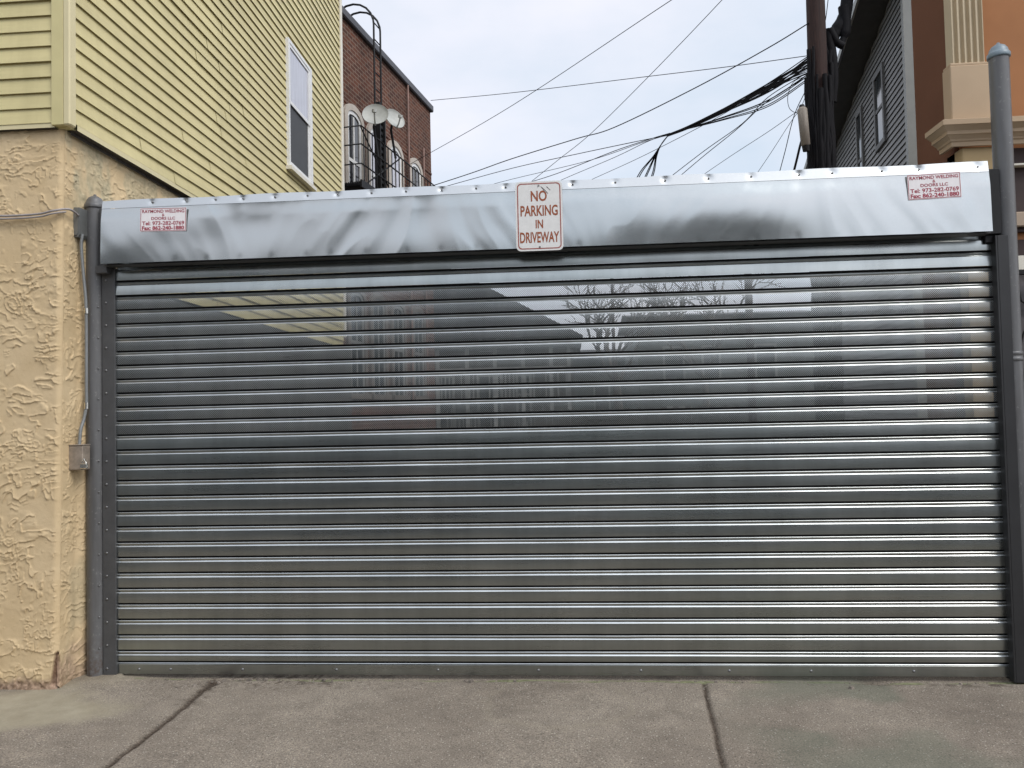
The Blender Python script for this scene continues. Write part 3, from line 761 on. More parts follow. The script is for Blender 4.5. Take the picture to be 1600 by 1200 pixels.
# posts
def post(name, x, top, label, capm):
    p = thing(name, label, 'post', (x, 0, 0), group='steel pipe posts either side of the gate')
    b = MB(); b.lathe((x, 0, 0), [(.0585, 0), (.0585, top)], 32); b.build('pipe', M_paint, p)
    c = MB(); r = .0585
    c.lathe((x, 0, top), [(r+.001,-.008),(r+.007,-.006),(r+.0085,0),(r+.0085,.020),(r+.003,.026),(r-.002,.032),(r-.006,.050),(r-.018,.068),(r-.036,.080),(.010,.084),(.009,.094),(.0,.097)], 32)
    c.build('cap', capm, p); return p
pl = post('gate_post', -.183, 3.205, 'short grey pipe post with domed cap beside the stucco wall', M_paint)
bolt_parts('bolt', (-.135,), np.arange(.2, 2.7, .21), -.040, .006, M_bolt, pl)
pr_ = post('gate_post', 5.852, 3.93, 'tall grey pipe post rising above the gate hood by the terracotta facade', M_cap)
cl = MB(); cl.lathe((5.852, 0, 2.014), [(.059,-.03),(.063,-.028),(.063,-.010),(.0605,-.008),(.0605,.008),(.063,.010),(.063,.028),(.059,.03)], 32); cl.build('coupling', M_paint, pr_)

# ---------------------------------------------------------------- notices on the hood
def rrect(w, h, r, n=6):
    pts = []
    for (cx, cz, a0) in ((w/2-r, -h/2+r, -90), (w/2-r, h/2-r, 0), (-w/2+r, h/2-r, 90), (-w/2+r, -h/2+r, 180)):
        for k in range(n+1):
            a = rad(a0+90*k/n); pts.append((cx+r*math.cos(a), cz+r*math.sin(a)))
    return pts
c0 = onY(842.5, 337.5, -.150); SY_ = hood_front(2.7, 3.1, 2.78, 3.2)-.006; SGW, SGH = .302, .450
sg = thing('parking_sign', 'white metal plate with red lettering NO PARKING IN DRIVEWAY fixed on the hood', 'sign', (c0[0], SY_, c0[2]))
def sign_part(name, mb, mat, par=None): return mb.build(name, mat, par or sg, local=True)
pm = MB(); pm.prism(rrect(SGW, SGH, .030), 0, .003); pan = sign_part('panel', pm, M_sign_white)
bo = MB(); o_, i_ = rrect(SGW-.022, SGH-.022, .026), rrect(SGW-.036, SGH-.036, .021); n = len(o_)
bo.add([(x, -.0006, z) for x, z in o_]+[(x, -.0006, z) for x, z in i_], [(k, (k+1)%n, n+(k+1)%n, n+k) for k in range(n)]); sign_part('border', bo, M_sign_edge)
lt = MB()
for (txt, cz, h_, w_) in (('NO', .130, .070, .104), ('PARKING', .035, .070, .240), ('IN', -.052, .056, .048), ('DRIVEWAY', -.138, .070, .252)):
    Pv, f = text_mb(txt, h_, w_, .022, 0, cz, -.0009); lt.add(Pv, f)
sign_part('lettering', lt, M_sign_red)
ik = MB()
for a, b in (((.022,.185),(.042,.150)), ((.030,.178),(.060,.143)), ((.014,.192),(.026,.176)), ((.05,.19),(.075,.165))):
    dx, dz = b[0]-a[0], b[1]-a[1]; L = math.hypot(dx, dz); nx_, nz_ = -dz/L*.0016, dx/L*.0016
    ik.quad((a[0]-nx_,-.0012,a[1]-nz_),(b[0]-nx_,-.0012,b[1]-nz_),(b[0]+nx_,-.0012,b[1]+nz_),(a[0]+nx_,-.0012,a[1]+nz_))
sign_part('scribble', ik, M_ink)
bolt_parts('bolt', (0,), (.197, -.200), -.0005, .006, M_bolt, sg, local=True)

def sticker(c, rot, label):
    s = thing('sticker', label, 'sticker', (c[0], c[1], c[2]), group='red and white installer stickers on the hood')
    W_, H_ = .320, .158
    def R2(x, z): return (x*math.cos(rot)-z*math.sin(rot), x*math.sin(rot)+z*math.cos(rot))
    def pl_(x0, z0, x1, z1, y, mb): mb.add([(R2(x0,z0)[0],y,R2(x0,z0)[1]),(R2(x1,z0)[0],y,R2(x1,z0)[1]),(R2(x1,z1)[0],y,R2(x1,z1)[1]),(R2(x0,z1)[0],y,R2(x0,z1)[1])], [(0,1,2,3)])
    b = MB(); pts = [R2(x, z) for x, z in rrect(W_, H_, .004, 2)]; b.prism(pts, 0, .0012); b.build('backing', M_stk_white, s, local=True)
    e = MB(); t_ = .0035
    pl_(-W_/2+.003, -H_/2+.003, W_/2-.003, -H_/2+.003+t_, -.0006, e); pl_(-W_/2+.003, H_/2-.003-t_, W_/2-.003, H_/2-.003, -.0006, e)
    pl_(-W_/2+.003, -H_/2+.003+t_, -W_/2+.003+t_, H_/2-.003-t_, -.0006, e); pl_(W_/2-.003-t_, -H_/2+.003+t_, W_/2-.003, H_/2-.003-t_, -.0006, e)
    e.build('border', M_stk_red, s, local=True)
    l = MB()
    for (txt, cz, h_, w_, bo_) in (('RAYMOND WELDING', .056, .022, .292, .022), ('&', .031, .018, .018, .012), ('DOORS LLC', .008, .020, .165, .022),
                              ('Tel: 973-282-0769', -.024, .027, .292, .022), ('Fax: 862-240-1880', -.056, .027, .292, .035)):
        x_, z_ = R2(0, cz); Pv, f = text_mb(txt, h_, w_, bo_, x_, z_, -.0008, rot); l.add(Pv, f)
    l.build('lettering', M_stk_red, s, local=True)
hy = HY-.018
ca = onY(255, 343, hy); cbp = onY(1460, 290.5, hy)
ca[1] = hood_front(ca[0]-.16, ca[0]+.16, ca[2]-.09, ca[2]+.09)-.0022; cbp[1] = hood_front(cbp[0]-.16, cbp[0]+.16, cbp[2]-.09, cbp[2]+.09)-.0022
sticker(ca, rad(-1.2), 'red and white company sticker nearest the stucco house wall')
sticker(cbp, rad(1.4), 'red and white company sticker nearest the tall post')

# ---------------------------------------------------------------- wiring at the left post
jb = thing('junction_box', 'small grey electrical box wedged between stucco wall and short post', 'box', (-.27, -.11, 2.97))
j = MB(); j.prism([(-.055,-.05),(-.02,-.11),(.055,-.11),(.066,-.09),(.066,.09),(-.055,.095)], -.03, .06); j.build('case', M_box, jb, local=True)
j = MB(); j.prism([(-.048,-.04),(-.016,-.098),(.05,-.098),(.058,-.08),(.058,.08),(-.048,.085)], -.036, -.0305); j.build('lid', M_box, jb, local=True)
jb.location.z = 3.085; ROOTM[jb.name] = Matrix.Translation((-.27, -.11, 3.085))
def path_px(pts, Yd, n=10):
    P_ = [onY(x, y, Yd if not hasattr(Yd, '__len__') else Yd[i]) for i, (x, y) in enumerate(pts)]
    return smooth_path(P_, n)
def smooth_path(P_, n=8):
    P_ = [np.array(p, float) for p in P_]; out = []
    Q = [2*P_[0]-P_[1]]+P_+[2*P_[-1]-P_[-2]]
    for i in range(1, len(Q)-2):
        for k in range(n):
            t_ = k/n; a, b, c, d_ = Q[i-1:i+3]
            out.append(.5*((2*b)+(-a+c)*t_+(2*a-5*b+4*c-d_)*t_*t_+(-a+3*b-3*c+d_)*t_**3))
    out.append(P_[-1]); return out
wc = MB(); pp = path_px([(-400, 350), (-60, 339), (20, 337), (62, 334), (84, 329), (108, 327), (122, 336)], [-.30,-.30,-.295,-.295,-.30,-.24,-.15]); wc.tube(pp, .0075, 8)
wc.tube([p+np.array([0,-.004,-.020]) for p in pp[:-12]], .006, 8)
wc.build('wall_cable', M_cablegrey, loc=tuple(pp[0]), label='grey twin cable running level across the stucco wall to the electrical box', cat='cable')
cd = thing('conduit', 'thin bent grey conduit dropping beside the short post to the key box', 'conduit', tuple(onY(120, 690, -.12)))
k = MB(); pp = path_px([(129, 366), (127, 385), (130, 425), (134, 470), (135, 520), (135, 600), (135, 632), (131, 655), (126, 672), (124, 696)], [-.11,-.11,-.10,-.09,-.08,-.08,-.08,-.09,-.11,-.12]); k.tube(pp, .011, 10); k.build('pipe', M_conduit, cd)
for (qx, qy, qY, hl) in ((135, 634, -.08, .022), (135, 486, -.085, .018)):
    k = MB(); q = onY(qx, qy, qY); k.tube([q-np.array([0,0,hl]), q+np.array([0,0,hl])], .0155, 10); k.build('coupling', M_lock, cd)
kb = thing('key_switch_box', 'small weathered metal key box on the stucco corner under the conduit', 'box', tuple(onY(123, 715, -.14)))
k = MB(); k.bbox((-.056,-.035,-.082),(.050,.05,.082), .006); k.build('case', M_keybox, kb, local=True)
k = MB(); k.bbox((-.056,-.039,.082),(.052,.05,.088), .002); k.build('hood', M_keybox, kb, local=True)
pk = thing('padlock', 'small bright padlock hanging on the weathered key box', 'padlock', tuple(onY(131, 727, -.185)))
k = MB(); k.bbox((-.024,-.010,-.022),(.024,.010,.012), .004); k.build('body', M_lock, pk, local=True)
k = MB(); k.tube([(-.013+.0,0,.010),(-.014,0,.026),(-.008,0,.037),(.004,0,.041),(.012,0,.022),(.0145,0,.024),(.0145,0,.010)], .0045, 8); k.build('shackle', M_lock, pk, local=True)

# ---------------------------------------------------------------- brick building with fire escape
BR = dep(672, 165, 18); BL = onZ(533, 12, BR[2])
bd = (BL-BR)[:2]; bd = bd/np.linalg.norm(bd)                # along the wall towards the viewer
# local frame: x = along wall from the far corner towards the viewer, y = into the building, z up
brot = math.atan2(bd[1], bd[0])
# into the building must be the side away from the alley (-X side): local +y = rot90(bd)
BH = BR[2]
bk = thing('brick_building', 'three storey dark red brick building with arched windows behind the yellow house', 'building', (BR[0], BR[1], 0), brot)
into = np.array([-bd[1], bd[0]]); flip = -1 if into[0] > 0 else 1      # y sign pointing into building
bn = -np.array([*into*flip, 0])                                      # outward normal
BPn = bn; 
def bw(x, y, out=0.0):        # picture point on the plane 'out' metres off the wall -> local (s, z)
    p = onP(x, y, BR+bn*out, bn); return ((p-BR)[:2]@bd, p[2])
def L(s_, out, z): return (s_, -out*flip, z)
BLEN = 8.5
m_ = MB(); m_.box(L(0,0,-.1), L(BLEN,-9,BH-.16)); m_.build('wall', M_brick, bk, local=True)
m_ = MB(); m_.bbox(L(-.05,.07,BH-.155), L(BLEN+.05,-9.05,BH), .02); m_.build('coping', M_coping, bk, local=True)
m_ = MB(); m_.box(L(.0,.012,BH-1.62), L(BLEN,.0,BH-1.57)); m_.build('string_course', M_brick, bk, local=True)
M_lintel_dull = simple('dark stone lintel', (.17,.145,.125), .8, var=.25); M_frame_dull = simple('dull sash paint', (.22,.22,.21), .6, var=.2)  # darker lintel and sash colours for the lower windows
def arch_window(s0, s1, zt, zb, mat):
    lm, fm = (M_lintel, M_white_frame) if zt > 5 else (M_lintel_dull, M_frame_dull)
    """round-headed cream surround, frame and pane, local coordinates on the wall; proud of the brick"""
    w_ = MB(); n = 10; sm = (s0+s1)/2; hw = (s1-s0)/2; rise = hw*.55; T_ = .11
    inner = [(sm+hw*math.cos(PI*k/n), zt-rise+rise*math.sin(PI*k/n)) for k in range(n+1)]
    outer = [(sm+(hw+T_)*math.cos(PI*k/n), zt-rise+(rise+T_)*math.sin(PI*k/n)) for k in range(n+1)]
    inner = [(s1, zb)]+inner+[(s0, zb)]; outer = [(s1+T_, zb)]+outer+[(s0-T_, zb)]
    def band(mb, A, B, o0, o1):
        q = len(A); vs = [L(a, o1, z) for a, z in A]+[L(a, o1, z) for a, z in B]+[L(a, o0, z) for a, z in A]+[L(a, o0, z) for a, z in B]
        fs = []
        for k in range(q-1): fs += [(k, k+1, q+k+1, q+k), (2*q+k, 2*q+k+1, k+1, k), (q+k, q+k+1, 3*q+k+1, 3*q+k)]
        mb.add(vs, fs)
    band(w_, inner, outer, 0, .05); wo_ = w_.build('window', lm, bk, local=True)
    f_ = MB(); in2 = [(s1-.07, zb)]+[(sm+(hw-.07)*math.cos(PI*k/n), zt-rise+(rise-.07)*math.sin(PI*k/n)) for k in range(n+1)]+[(s0+.07, zb)]
    band(f_, in2, inner, .0, .030); f_.box(L(s0+.07,.0,(zt+zb)/2-.03), L(s1-.07,.028,(zt+zb)/2+.03)); f_.box(L(sm-.02,.0,zb), L(sm+.02,.027,zt-.1)); f_.build('frame', fm, wo_, local=True)
    p_ = MB(); poly = in2; p_.add([L(a, .012, z) for a, z in poly], [tuple(range(len(poly)))]); p_.build('pane', mat, wo_, local=True)
    s_ = MB(); s_.box(L(s0-.12, .0, zb-.09), L(s1+.12, .10, zb)); s_.build('sill', lm, wo_, local=True)
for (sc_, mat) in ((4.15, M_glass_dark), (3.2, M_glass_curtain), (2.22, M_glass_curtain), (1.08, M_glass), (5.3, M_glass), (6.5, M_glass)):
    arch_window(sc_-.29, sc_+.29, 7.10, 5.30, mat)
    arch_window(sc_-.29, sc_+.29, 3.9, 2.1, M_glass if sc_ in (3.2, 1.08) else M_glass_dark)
for px in (634, 657):
    sa = bw(px, 150)[0]; m_ = MB(); m_.tube([L(sa,.05,2), L(sa,.05,BH-.15 if px < 650 else BH-1.2)], .022, 8); m_.build('downpipe', simple('rusty pipe', (.26,.16,.13), .7, var=.2), bk, local=True)
# fire escape: a thing of its own bolted on the wall
fe = thing('fire_escape', 'black iron fire escape with gooseneck ladder on the dark brick wall', 'fire escape', (BR[0], BR[1], 0), brot)
FZ = 5.50; FO = .62; S0, S1 = .85, 5.2
m_ = MB()
for k in range(16):
    o_ = .04+k*(FO-.04)/15; m_.box(L(S0, o_, FZ-.012), L(S1, o_+.02, FZ+.012))
for s_ in np.arange(S0, S1+.01, .6): m_.box(L(s_-.02, 0, FZ-.07), L(s_+.02, FO, FZ-.013))
m_.box(L(S0-.03, FO, FZ-.09), L(S1+.03, FO+.03, FZ+.03)); m_.build('platform', M_black, fe, local=True)
m_ = MB()
for z_ in (.30, .62, .92): m_.tube([L(S0, .03, FZ+z_), L(S0, FO+.015, FZ+z_), L(S1, FO+.015, FZ+z_), L(S1, .03, FZ+z_)], .013, 6)
for s_ in np.arange(S0, S1+.01, .17): m_.tube([L(s_, FO+.015, FZ), L(s_, FO+.015, FZ+.92)], .010, 5)
m_.build('railing', M_black, fe, local=True)
lad0, lad1 = bw(598, 150, .35)[0], bw(588, 150, .35)[0]
m_ = MB()
for s_ in (lad0, lad1):
    zt_ = BH-.02
    pts = [L(s_, .32, FZ+.02), L(s_, .32, zt_)]+[L(s_, .32-.42+.42*math.cos(a), zt_+.42*math.sin(a)) for a in np.linspace(.2, PI, 10)]+[L(s_, -.52, BH-.02)]
    m_.tube(pts, .019, 8)
for z_ in np.arange(FZ+.3, BH+.1, .30): m_.tube([L(lad0,.32,z_), L(lad1,.32,z_)], .012, 6)
m_.tube([L(lad1, -.30, BH+.35), L(lad1, -.40, BH+.0)], .010, 6)
m_.build('ladder', M_black, fe, local=True)
m_ = MB()   # thin brace bars across the end of the platform
for (sa, za, sb_, zb_) in ((S1, .92, S1-1.5, .02), (S1-.2, .02, S1-1.7, .90)): m_.tube([L(sa, FO, FZ+za), L(sb_, FO, FZ+zb_)], .013, 6)
m_.build('brace', M_black, fe, local=True)
lg = bw(600, 240, .5)[0]
m_ = MB(); m_.box(L(lg-.10,.42,FZ-.1), L(lg-.06,.50,FZ+1.75)); m_.box(L(lg+.12,.42,FZ-.1), L(lg+.16,.50,FZ+1.75))
for z_ in np.arange(FZ, FZ+1.7, .11): m_.box(L(lg-.06,.43,z_), L(lg+.12,.47,z_+.05))
m_.build('drop_ladder', M_black, fe, local=True)
def dish(px, py, out, r, label, yaw):
    s_, z_ = bw(px, py, out); Ld = np.array(ROOTM[fe.name])@np.array([*L(s_, out, z_), 1]); w = Ld[:3]
    dt = thing('satellite_dish', label, 'satellite dish', tuple(w), group='satellite dishes on the fire escape')
    R_ = np.array(Euler((rad(72), 0, yaw)).to_matrix())
    m1 = MB(); n = 28; prof = [(r*f, .22*r*f*f) for f in (0, .25, .5, .75, 1.0)]+[(r*1.01, .235*r), (r*.99, .205*r-.01), (r*.5, .04*r-.015), (0, -.015)]
    m1.lathe((0,0,0), prof, n); m1.v = [tuple(R_@(np.array(v)*np.array([1, .92, 1]))) for v in m1.v]; m1.build('reflector', M_dish, dt, local=True)
    m2 = MB(); m2.tube([R_@np.array(p) for p in ((0,-r*.95,.1*r),(0,-r*.75,.55*r),(0,-r*.35,.95*r))], .014, 6); m2.tube([R_@np.array(p) for p in ((0,-r*.42,.9*r),(0,-r*.22,1.0*r))], .04, 8); m2.build('feed_arm', M_dish, dt, local=True)
    m3 = MB(); m3.tube([R_@np.array((0,0,-.02)), R_@np.array((0,0,-.02))+np.array([-.05,.05,-.15]), np.array([0.0,.12,-.65])], .022, 8); m3.build('mast', M_black, dt, local=True)
dish(587, 181, .75, .215, 'round grey satellite dish nearer the yellow house', rad(8))
dish(615, 187, .75, .20, 'grey satellite dish on the side away from the yellow house', rad(48))

# ---------------------------------------------------------------- grey house behind, right
gp = dep(1417, 185, 12.4); gdv = ray(1065, 637)[:2]; gdv = gdv/np.linalg.norm(gdv)
gn = np.array([-gdv[1], gdv[0], 0]); gn = gn if gn[0] < 0 else -gn       # facing the drive
grot = math.atan2(gdv[1], gdv[0])
gh = thing('grey_house', 'grey sided house with dark overhanging soffit behind the utility pole', 'house', (gp[0], gp[1], 0), grot)
GP = np.array([gp[0], gp[1], 0]); GD = np.array([gdv[0], gdv[1], 0])
gs = MB(); ge = .105
zg1 = 8.6; GL = 9.5
def zE(s_): return 8.517-.188*(s_-.75)
lap_siding(gs, GP+gn*.0, GD, gn, GL, .3, zg1, ge, lip=.026, seed=21, lfun=lambda z: .75+(8.517-z)/.188); gs.build('siding', M_grey_siding, gh)
def gpt(s_, o, z): return GP+GD*s_+gn*o+np.array([0,0,z])
def gbox(mb, s0, s1, o0, o1, z0, z1):
    vs = [gpt(s_, o, z) for z in (z0, z1) for (s_, o) in ((s0,o0),(s1,o0),(s1,o1),(s0,o1))]
    mb.add(vs, [(0,3,2,1),(4,5,6,7),(0,1,5,4),(1,2,6,5),(2,3,7,6),(3,0,4,7)])
m_ = MB(); a_, b_ = .02, GL-.02
m_.add([gpt(a_,-8,0),gpt(b_,-8,0),gpt(b_,-.015,0),gpt(a_,-.015,0),gpt(a_,-8,zE(a_)),gpt(b_,-8,zE(b_)),gpt(b_,-.015,zE(b_)),gpt(a_,-.015,zE(a_))],[(0,3,2,1),(4,5,6,7),(0,1,5,4),(1,2,6,5),(2,3,7,6),(3,0,4,7)]); m_.build('wall', M_grey_siding, gh)
m_ = MB(); gbox(m_, -.12, .0, -.1, .03, 0, zg1); m_.build('corner_trim', M_grey_trim, gh)
# eave falling towards the rear: soffit, gutter, roof deck
EO = .53
def gslope(mb, o0, o1, z0, z1):
    a_, b_ = -.4, GL+.3
    mb.add([gpt(a_,o0,zE(a_)+z0),gpt(b_,o0,zE(b_)+z0),gpt(b_,o1,zE(b_)+z0),gpt(a_,o1,zE(a_)+z0),gpt(a_,o0,zE(a_)+z1),gpt(b_,o0,zE(b_)+z1),gpt(b_,o1,zE(b_)+z1),gpt(a_,o1,zE(a_)+z1)],[(0,3,2,1),(4,5,6,7),(0,1,5,4),(1,2,6,5),(2,3,7,6),(3,0,4,7)])
m_ = MB(); gslope(m_, -.1, EO-.04, 0, .05); m_.build('soffit', M_soffit, gh)
m_ = MB(); gslope(m_, EO-.04, EO, -.015, .12); m_.build('gutter', M_grey_trim, gh)
m_ = MB(); gslope(m_, -8.2, EO-.041, .051, .13); m_.build('roof', M_soffit, gh)
M_grey_win = simple('dull grey window frame', (.11,.11,.107), .6, var=.1)
def gwin(xa, xb, ya, yb):
    a = onP(xa, (ya+yb)/2, GP, gn); b = onP(xb, (ya+yb)/2, GP, gn); s0, s1 = sorted(((a-GP)@GD, (b-GP)@GD))
    zt_ = onP((xa+xb)/2, ya, GP, gn)[2]; zb_ = onP((xa+xb)/2, yb, GP, gn)[2]
    f_ = MB(); T_ = .09; gbox(f_, s0, s0+T_, 0, .06, zb_, zt_); gbox(f_, s1-T_, s1, 0, .06, zb_, zt_); gbox(f_, s0+T_, s1-T_, 0, .06, zt_-T_, zt_); gbox(f_, s0+T_, s1-T_, 0, .06, zb_, zb_+T_); gbox(f_, s0+T_, s1-T_, 0, .05, (zb_+zt_)/2-.03, (zb_+zt_)/2+.03)
    wo_ = f_.build('window', M_grey_win, gh)
    p_ = MB(); gbox(p_, s0+T_, s1-T_, 0, .035, zb_+T_, zt_-T_); p_.build('pane', M_glass, wo_)
gwin(1370, 1386, 105, 232); gwin(1343, 1353, 168, 330)

# ---------------------------------------------------------------- terracotta building, right
tb = thing('terracotta_building', 'terracotta rendered building with fluted tan pilaster and cornice on the right', 'building', (8, .6, 0))
PX0, PX1 = 5.775, 5.985
m_ = MB(); m_.box((5.83, .50, 0), (14, 1.10, 9.5)); 
m_.build('wall', M_terracotta, tb)
m_ = MB(); m_.box((5.800, .505, 0), (5.829, 1.085, 9.45)); m_.build('side_wall', M_terracotta_shade, tb)
# fluted pilaster: half-round channels cut in the shaft
m_ = MB(); pts = []
nfl = 5; wsh = PX1-PX0; fw_ = wsh/(nfl+.35)
x = PX0; pts.append((x, .42)); x += fw_*.22
for k in range(nfl):
    for q in range(7):
        a = PI*q/6; pts.append((x+fw_*.38*(1-math.cos(a)), .42+.030*math.sin(a)))
    x += fw_*.76
    if k < nfl-1: pts.append((x+fw_*.02, .42)); x += fw_*.30
pts.append((PX1, .42))
sx_ = (PX1-PX0)/(pts[-2][0]+fw_*.22-PX0) if pts[-2][0] > PX1-.002 else 1.0
pts = [(PX0+(a-PX0)*sx_ if a != PX1 else PX1, b) for a, b in pts]
zb_, zt_ = 4.075, 9.0
n = len(pts); vs = [(a, b, zb_) for a, b in pts]+[(a, b, zt_) for a, b in pts]
m_.add(vs, [(k, k+1, n+k+1, n+k) for k in range(n-1)]); m_.add([(PX0,.42,zb_),(PX0,.42,zt_),(PX0,.52,zt_),(PX0,.52,zb_)], [(0,3,2,1)]); m_.add([(PX1,.42,zb_),(PX1,.42,zt_),(PX1,.499,zt_),(PX1,.499,zb_)], [(0,1,2,3)])
m_.build('fluted_shaft', M_tan_pale, tb)
m_ = MB(); m_.bbox((5.735, .385, 3.66), (6.005, .50, 4.055), .006); m_.bbox((5.741, .392, 4.0552), (5.998, .499, 4.0745), .004); m_.build('pilaster_base', M_tan, tb)
# moulded cornice, mitred at the corner and returning along the side
prof = [(.00, 3.485), (.02, 3.485), (.023, 3.512), (.033, 3.518), (.037, 3.528), (.062, 3.55), (.072, 3.553), (.072, 3.575), (.105, 3.602), (.115, 3.606), (.115, 3.64), (.09, 3.650), (.0, 3.66)]
m_ = MB(); XC, YC = 5.737, .385
q = len(prof)
rows = []
for (o, z) in prof: rows.append([(XC-o, YC+.16, z), (XC-o, YC-o, z), (14, YC-o, z)])
P3 = np.array(rows); m_.grid(P3, smooth=False, flip=False); m_.add([(XC-o, YC+.16, z) for o, z in prof], [tuple(range(q))]); m_.build('cornice', M_tan, tb)
m_ = MB(); m_.bbox((5.80, .40, 0), (6.05, .62, 3.484), .006); m_.build('lower_pilaster', render_mat('ochre render', (.45,.33,.18), .06), tb)
m_ = MB(); m_.box((6.051, .46, 2.9), (14, .499, 3.484)); m_.box((6.051,.49,0),(14,.4995,2.85)); m_.build('porch_recess', M_dark_porch, tb)
m_ = MB(); m_.bbox((6.06, .40, 3.345), (9, .455, 3.36), .003); m_.build('bead_moulding', M_cream, tb)
m_ = MB(); m_.bbox((6.055, .42, 2.93), (9, .459, 3.03), .006); m_.build('porch_beam', M_beige, tb)
# ornamental security grille between post and pilaster
gr = thing('security_grille', 'black iron bar and scroll grille beyond the tall post', 'grille', (6.9, .33, 1.2))
m_ = MB(); m_.box((6.00, .40, .0), (8.2, .415, 2.72)); m_.build('backing', simple('dim door behind grille', (.16,.145,.15), .5, var=.6, scale=9), gr)
m_ = MB(); m_.box((6.00, .38, 2.62), (8.2, .399, 2.72)); m_.build('valance', M_cream, gr)
m_ = MB(); m_.bbox((5.99,.315,2.58),(8.2,.345,2.615),.004); m_.bbox((5.99,.315,.02),(6.03,.345,2.579),.004); m_.bbox((8.16,.315,.02),(8.2,.345,2.579),.004)
m_.bbox((6.031,.32,1.28),(8.159,.34,1.32),.004); m_.bbox((6.031,.32,.06),(8.159,.34,.10),.004); m_.build('frame', M_black, gr)
m_ = MB()
for i in range(17):
    xb = 6.03+.125*(i+1); m_.tube([(xb,.333,.10),(xb,.333,2.58)], .008, 6)
m_.build('bars', M_black, gr)
m_ = MB()
for i in range(17):
    xc = 6.03+.125*(i+.5)
    for zc, hh in ((2.3,.20),(1.72,.26),(.72,.30)):
        for sg_ in (-1, 1):
            pts = [(xc+sg_*(.006+.044*math.sin(PI*q/18)**1.0*(1 if q < 15 else .6)), .335, zc+hh*(q/9-1)*.9+.02*math.sin(q*.7)) for q in range(19)]
            m_.tube(pts, .006, 5)
m_.build('scrollwork', M_black, gr)

# ---------------------------------------------------------------- utility pole and wires
pb = dep(1288, 420, 12.4); pt = dep(1272, -60, 12.4)
up_ = thing('utility_pole', 'dark wooden utility pole carrying bunched cables behind the gate', 'utility pole', (pb[0], pb[1], 0))
ax = (pt-pb)/(pt[2]-pb[2]); p0 = pb-ax*pb[2]; p1 = pb+ax*(12-pb[2])
m_ = MB(); m_.tube([p0+(p1-p0)*f for f in np.linspace(0, 1, 12)], list(np.linspace(.175, .125, 12)), 18); m_.build('shaft', M_pole, up_)
def poleat(z): return p0+ax*z
m_ = MB(); random.seed(11)
for k in range(15):                      # cables strapped up the pole
    a = PI+.1+k*.215; pts = []
    for z in np.arange(.5, 7.6-random.random()*1.2, .22):
        c_ = poleat(z); rr_ = .185+random.uniform(-.012, .02); pts.append(c_+np.array([rr_*math.cos(a+.05*math.sin(z*3+k)), rr_*math.sin(a+.05*math.sin(z*3+k)), 0]))
    m_.tube(pts, random.uniform(.020, .040), 6)
m_.build('riser_cables', M_cable, up_)
for z in (5.2,):
    m_ = MB(); m_.lathe(tuple(poleat(z)), [(.20,-.02),(.215,-.015),(.215,.015),(.20,.02)], 16); m_.build('strap', M_black, up_)
tbx = thing('terminal_box', 'pale cylindrical cable terminal hung left of the utility pole', 'cable box', tuple(dep(1256, 200, 12.2)))
a_, b_ = dep(1253, 168, 12.2), dep(1259, 228, 12.2)
m_ = MB(); m_.tube([a_, a_+(b_-a_)*.03, a_+(b_-a_)*.05, a_+(b_-a_)*.97, b_], [.05, .065, .075, .07, .05], 14); m_.build('case', M_termbox, tbx)
m_ = MB(); m_.tube([b_, b_+(b_-a_)*.14], [.06, .05], 10); m_.tube([a_-(b_-a_)*.07, a_], [.035, .05], 10); m_.build('end_cap', M_black, tbx)
# heavy splice bundle to the right of the pole
sb = thing('splice_bundle', 'thick black cable splice hanging between the pole and grey house', 'cable bundle', tuple(dep(1305, 70, 12.7)))
m_ = MB(); random.seed(3)
m_.tube(smooth_path([dep(1331, -60, 12.7), dep(1325, -10, 12.7), dep(1319, 28, 12.7), dep(1307, 48, 12.7), dep(1299, 62, 12.7)], 6), [.10]*12+[.11]*6+[.10]*7, 12)
m_.tube(smooth_path([dep(1318, 10, 12.65), dep(1321, 45, 12.65), dep(1314, 70, 12.65)], 6), [.085]*9+[.05]*4, 10)
m_.tube(smooth_path([dep(1297, 48, 12.6), dep(1295, 62, 12.6), dep(1300, 90, 12.6), dep(1303, 124, 12.6), dep(1301, 160, 12.6)], 6), list(np.linspace(.10, .06, 25)), 12)
m_.tube(smooth_path([dep(1296, 45, 12.55), dep(1308, 66, 12.55), dep(1318, 72, 12.55)], 6), .06, 10)
m_.build('splice', M_cable, sb)
m_ = MB()
m_.tube(smooth_path([dep(1288, 60, 12.5), dep(1294, 95, 12.5), dep(1290, 150, 12.5)], 6), .016, 6); m_.tube(smooth_path([dep(1312, 70, 12.6), dep(1317, 78, 12.6), dep(1304, 120, 12.6), dep(1296, 170, 12.55)], 6), .014, 6)
m_.build('drop_lead', M_cable, sb)

WG = 'overhead wires'
def wire(label, pts, r, name='overhead_wire', cat='wire', n=8):
    P_ = smooth_path([dep(*p) for p in pts], n); m_ = MB(); m_.tube(P_, r, 5)
    m_.build(name, M_cable, loc=tuple(P_[0]), label=label, cat=cat, group=WG)
PD = 12.35
wire('thin straight wire climbing from the brick wall to the top of the picture', [(640,257,16.3),(800,165,14),(1049,0,11),(1220,-110,9.5)], .0055)
wire('nearly level thin wire from the brick parapet to the pole', [(673,157,17.5),(800,145,16),(1000,121,14.3),(1140,104,13.2),(1263,87,PD)], .0065)
wire('thin steep wire crossing behind the sign up to the picture top', [(820,292,21),(872,250,20),(925,207,19),(1015,118,17),(1128,0,15),(1200,-80,14)], .007)
wire('long wire sagging from the brick corner up to the highest pole fixing', [(655,297,17.5),(735,271,16.8),(800,248,16),(900,217,15.2),(960,199,14.7),(1087,137,13.5),(1200,75,12.8),(1264,36,PD)], .0095)
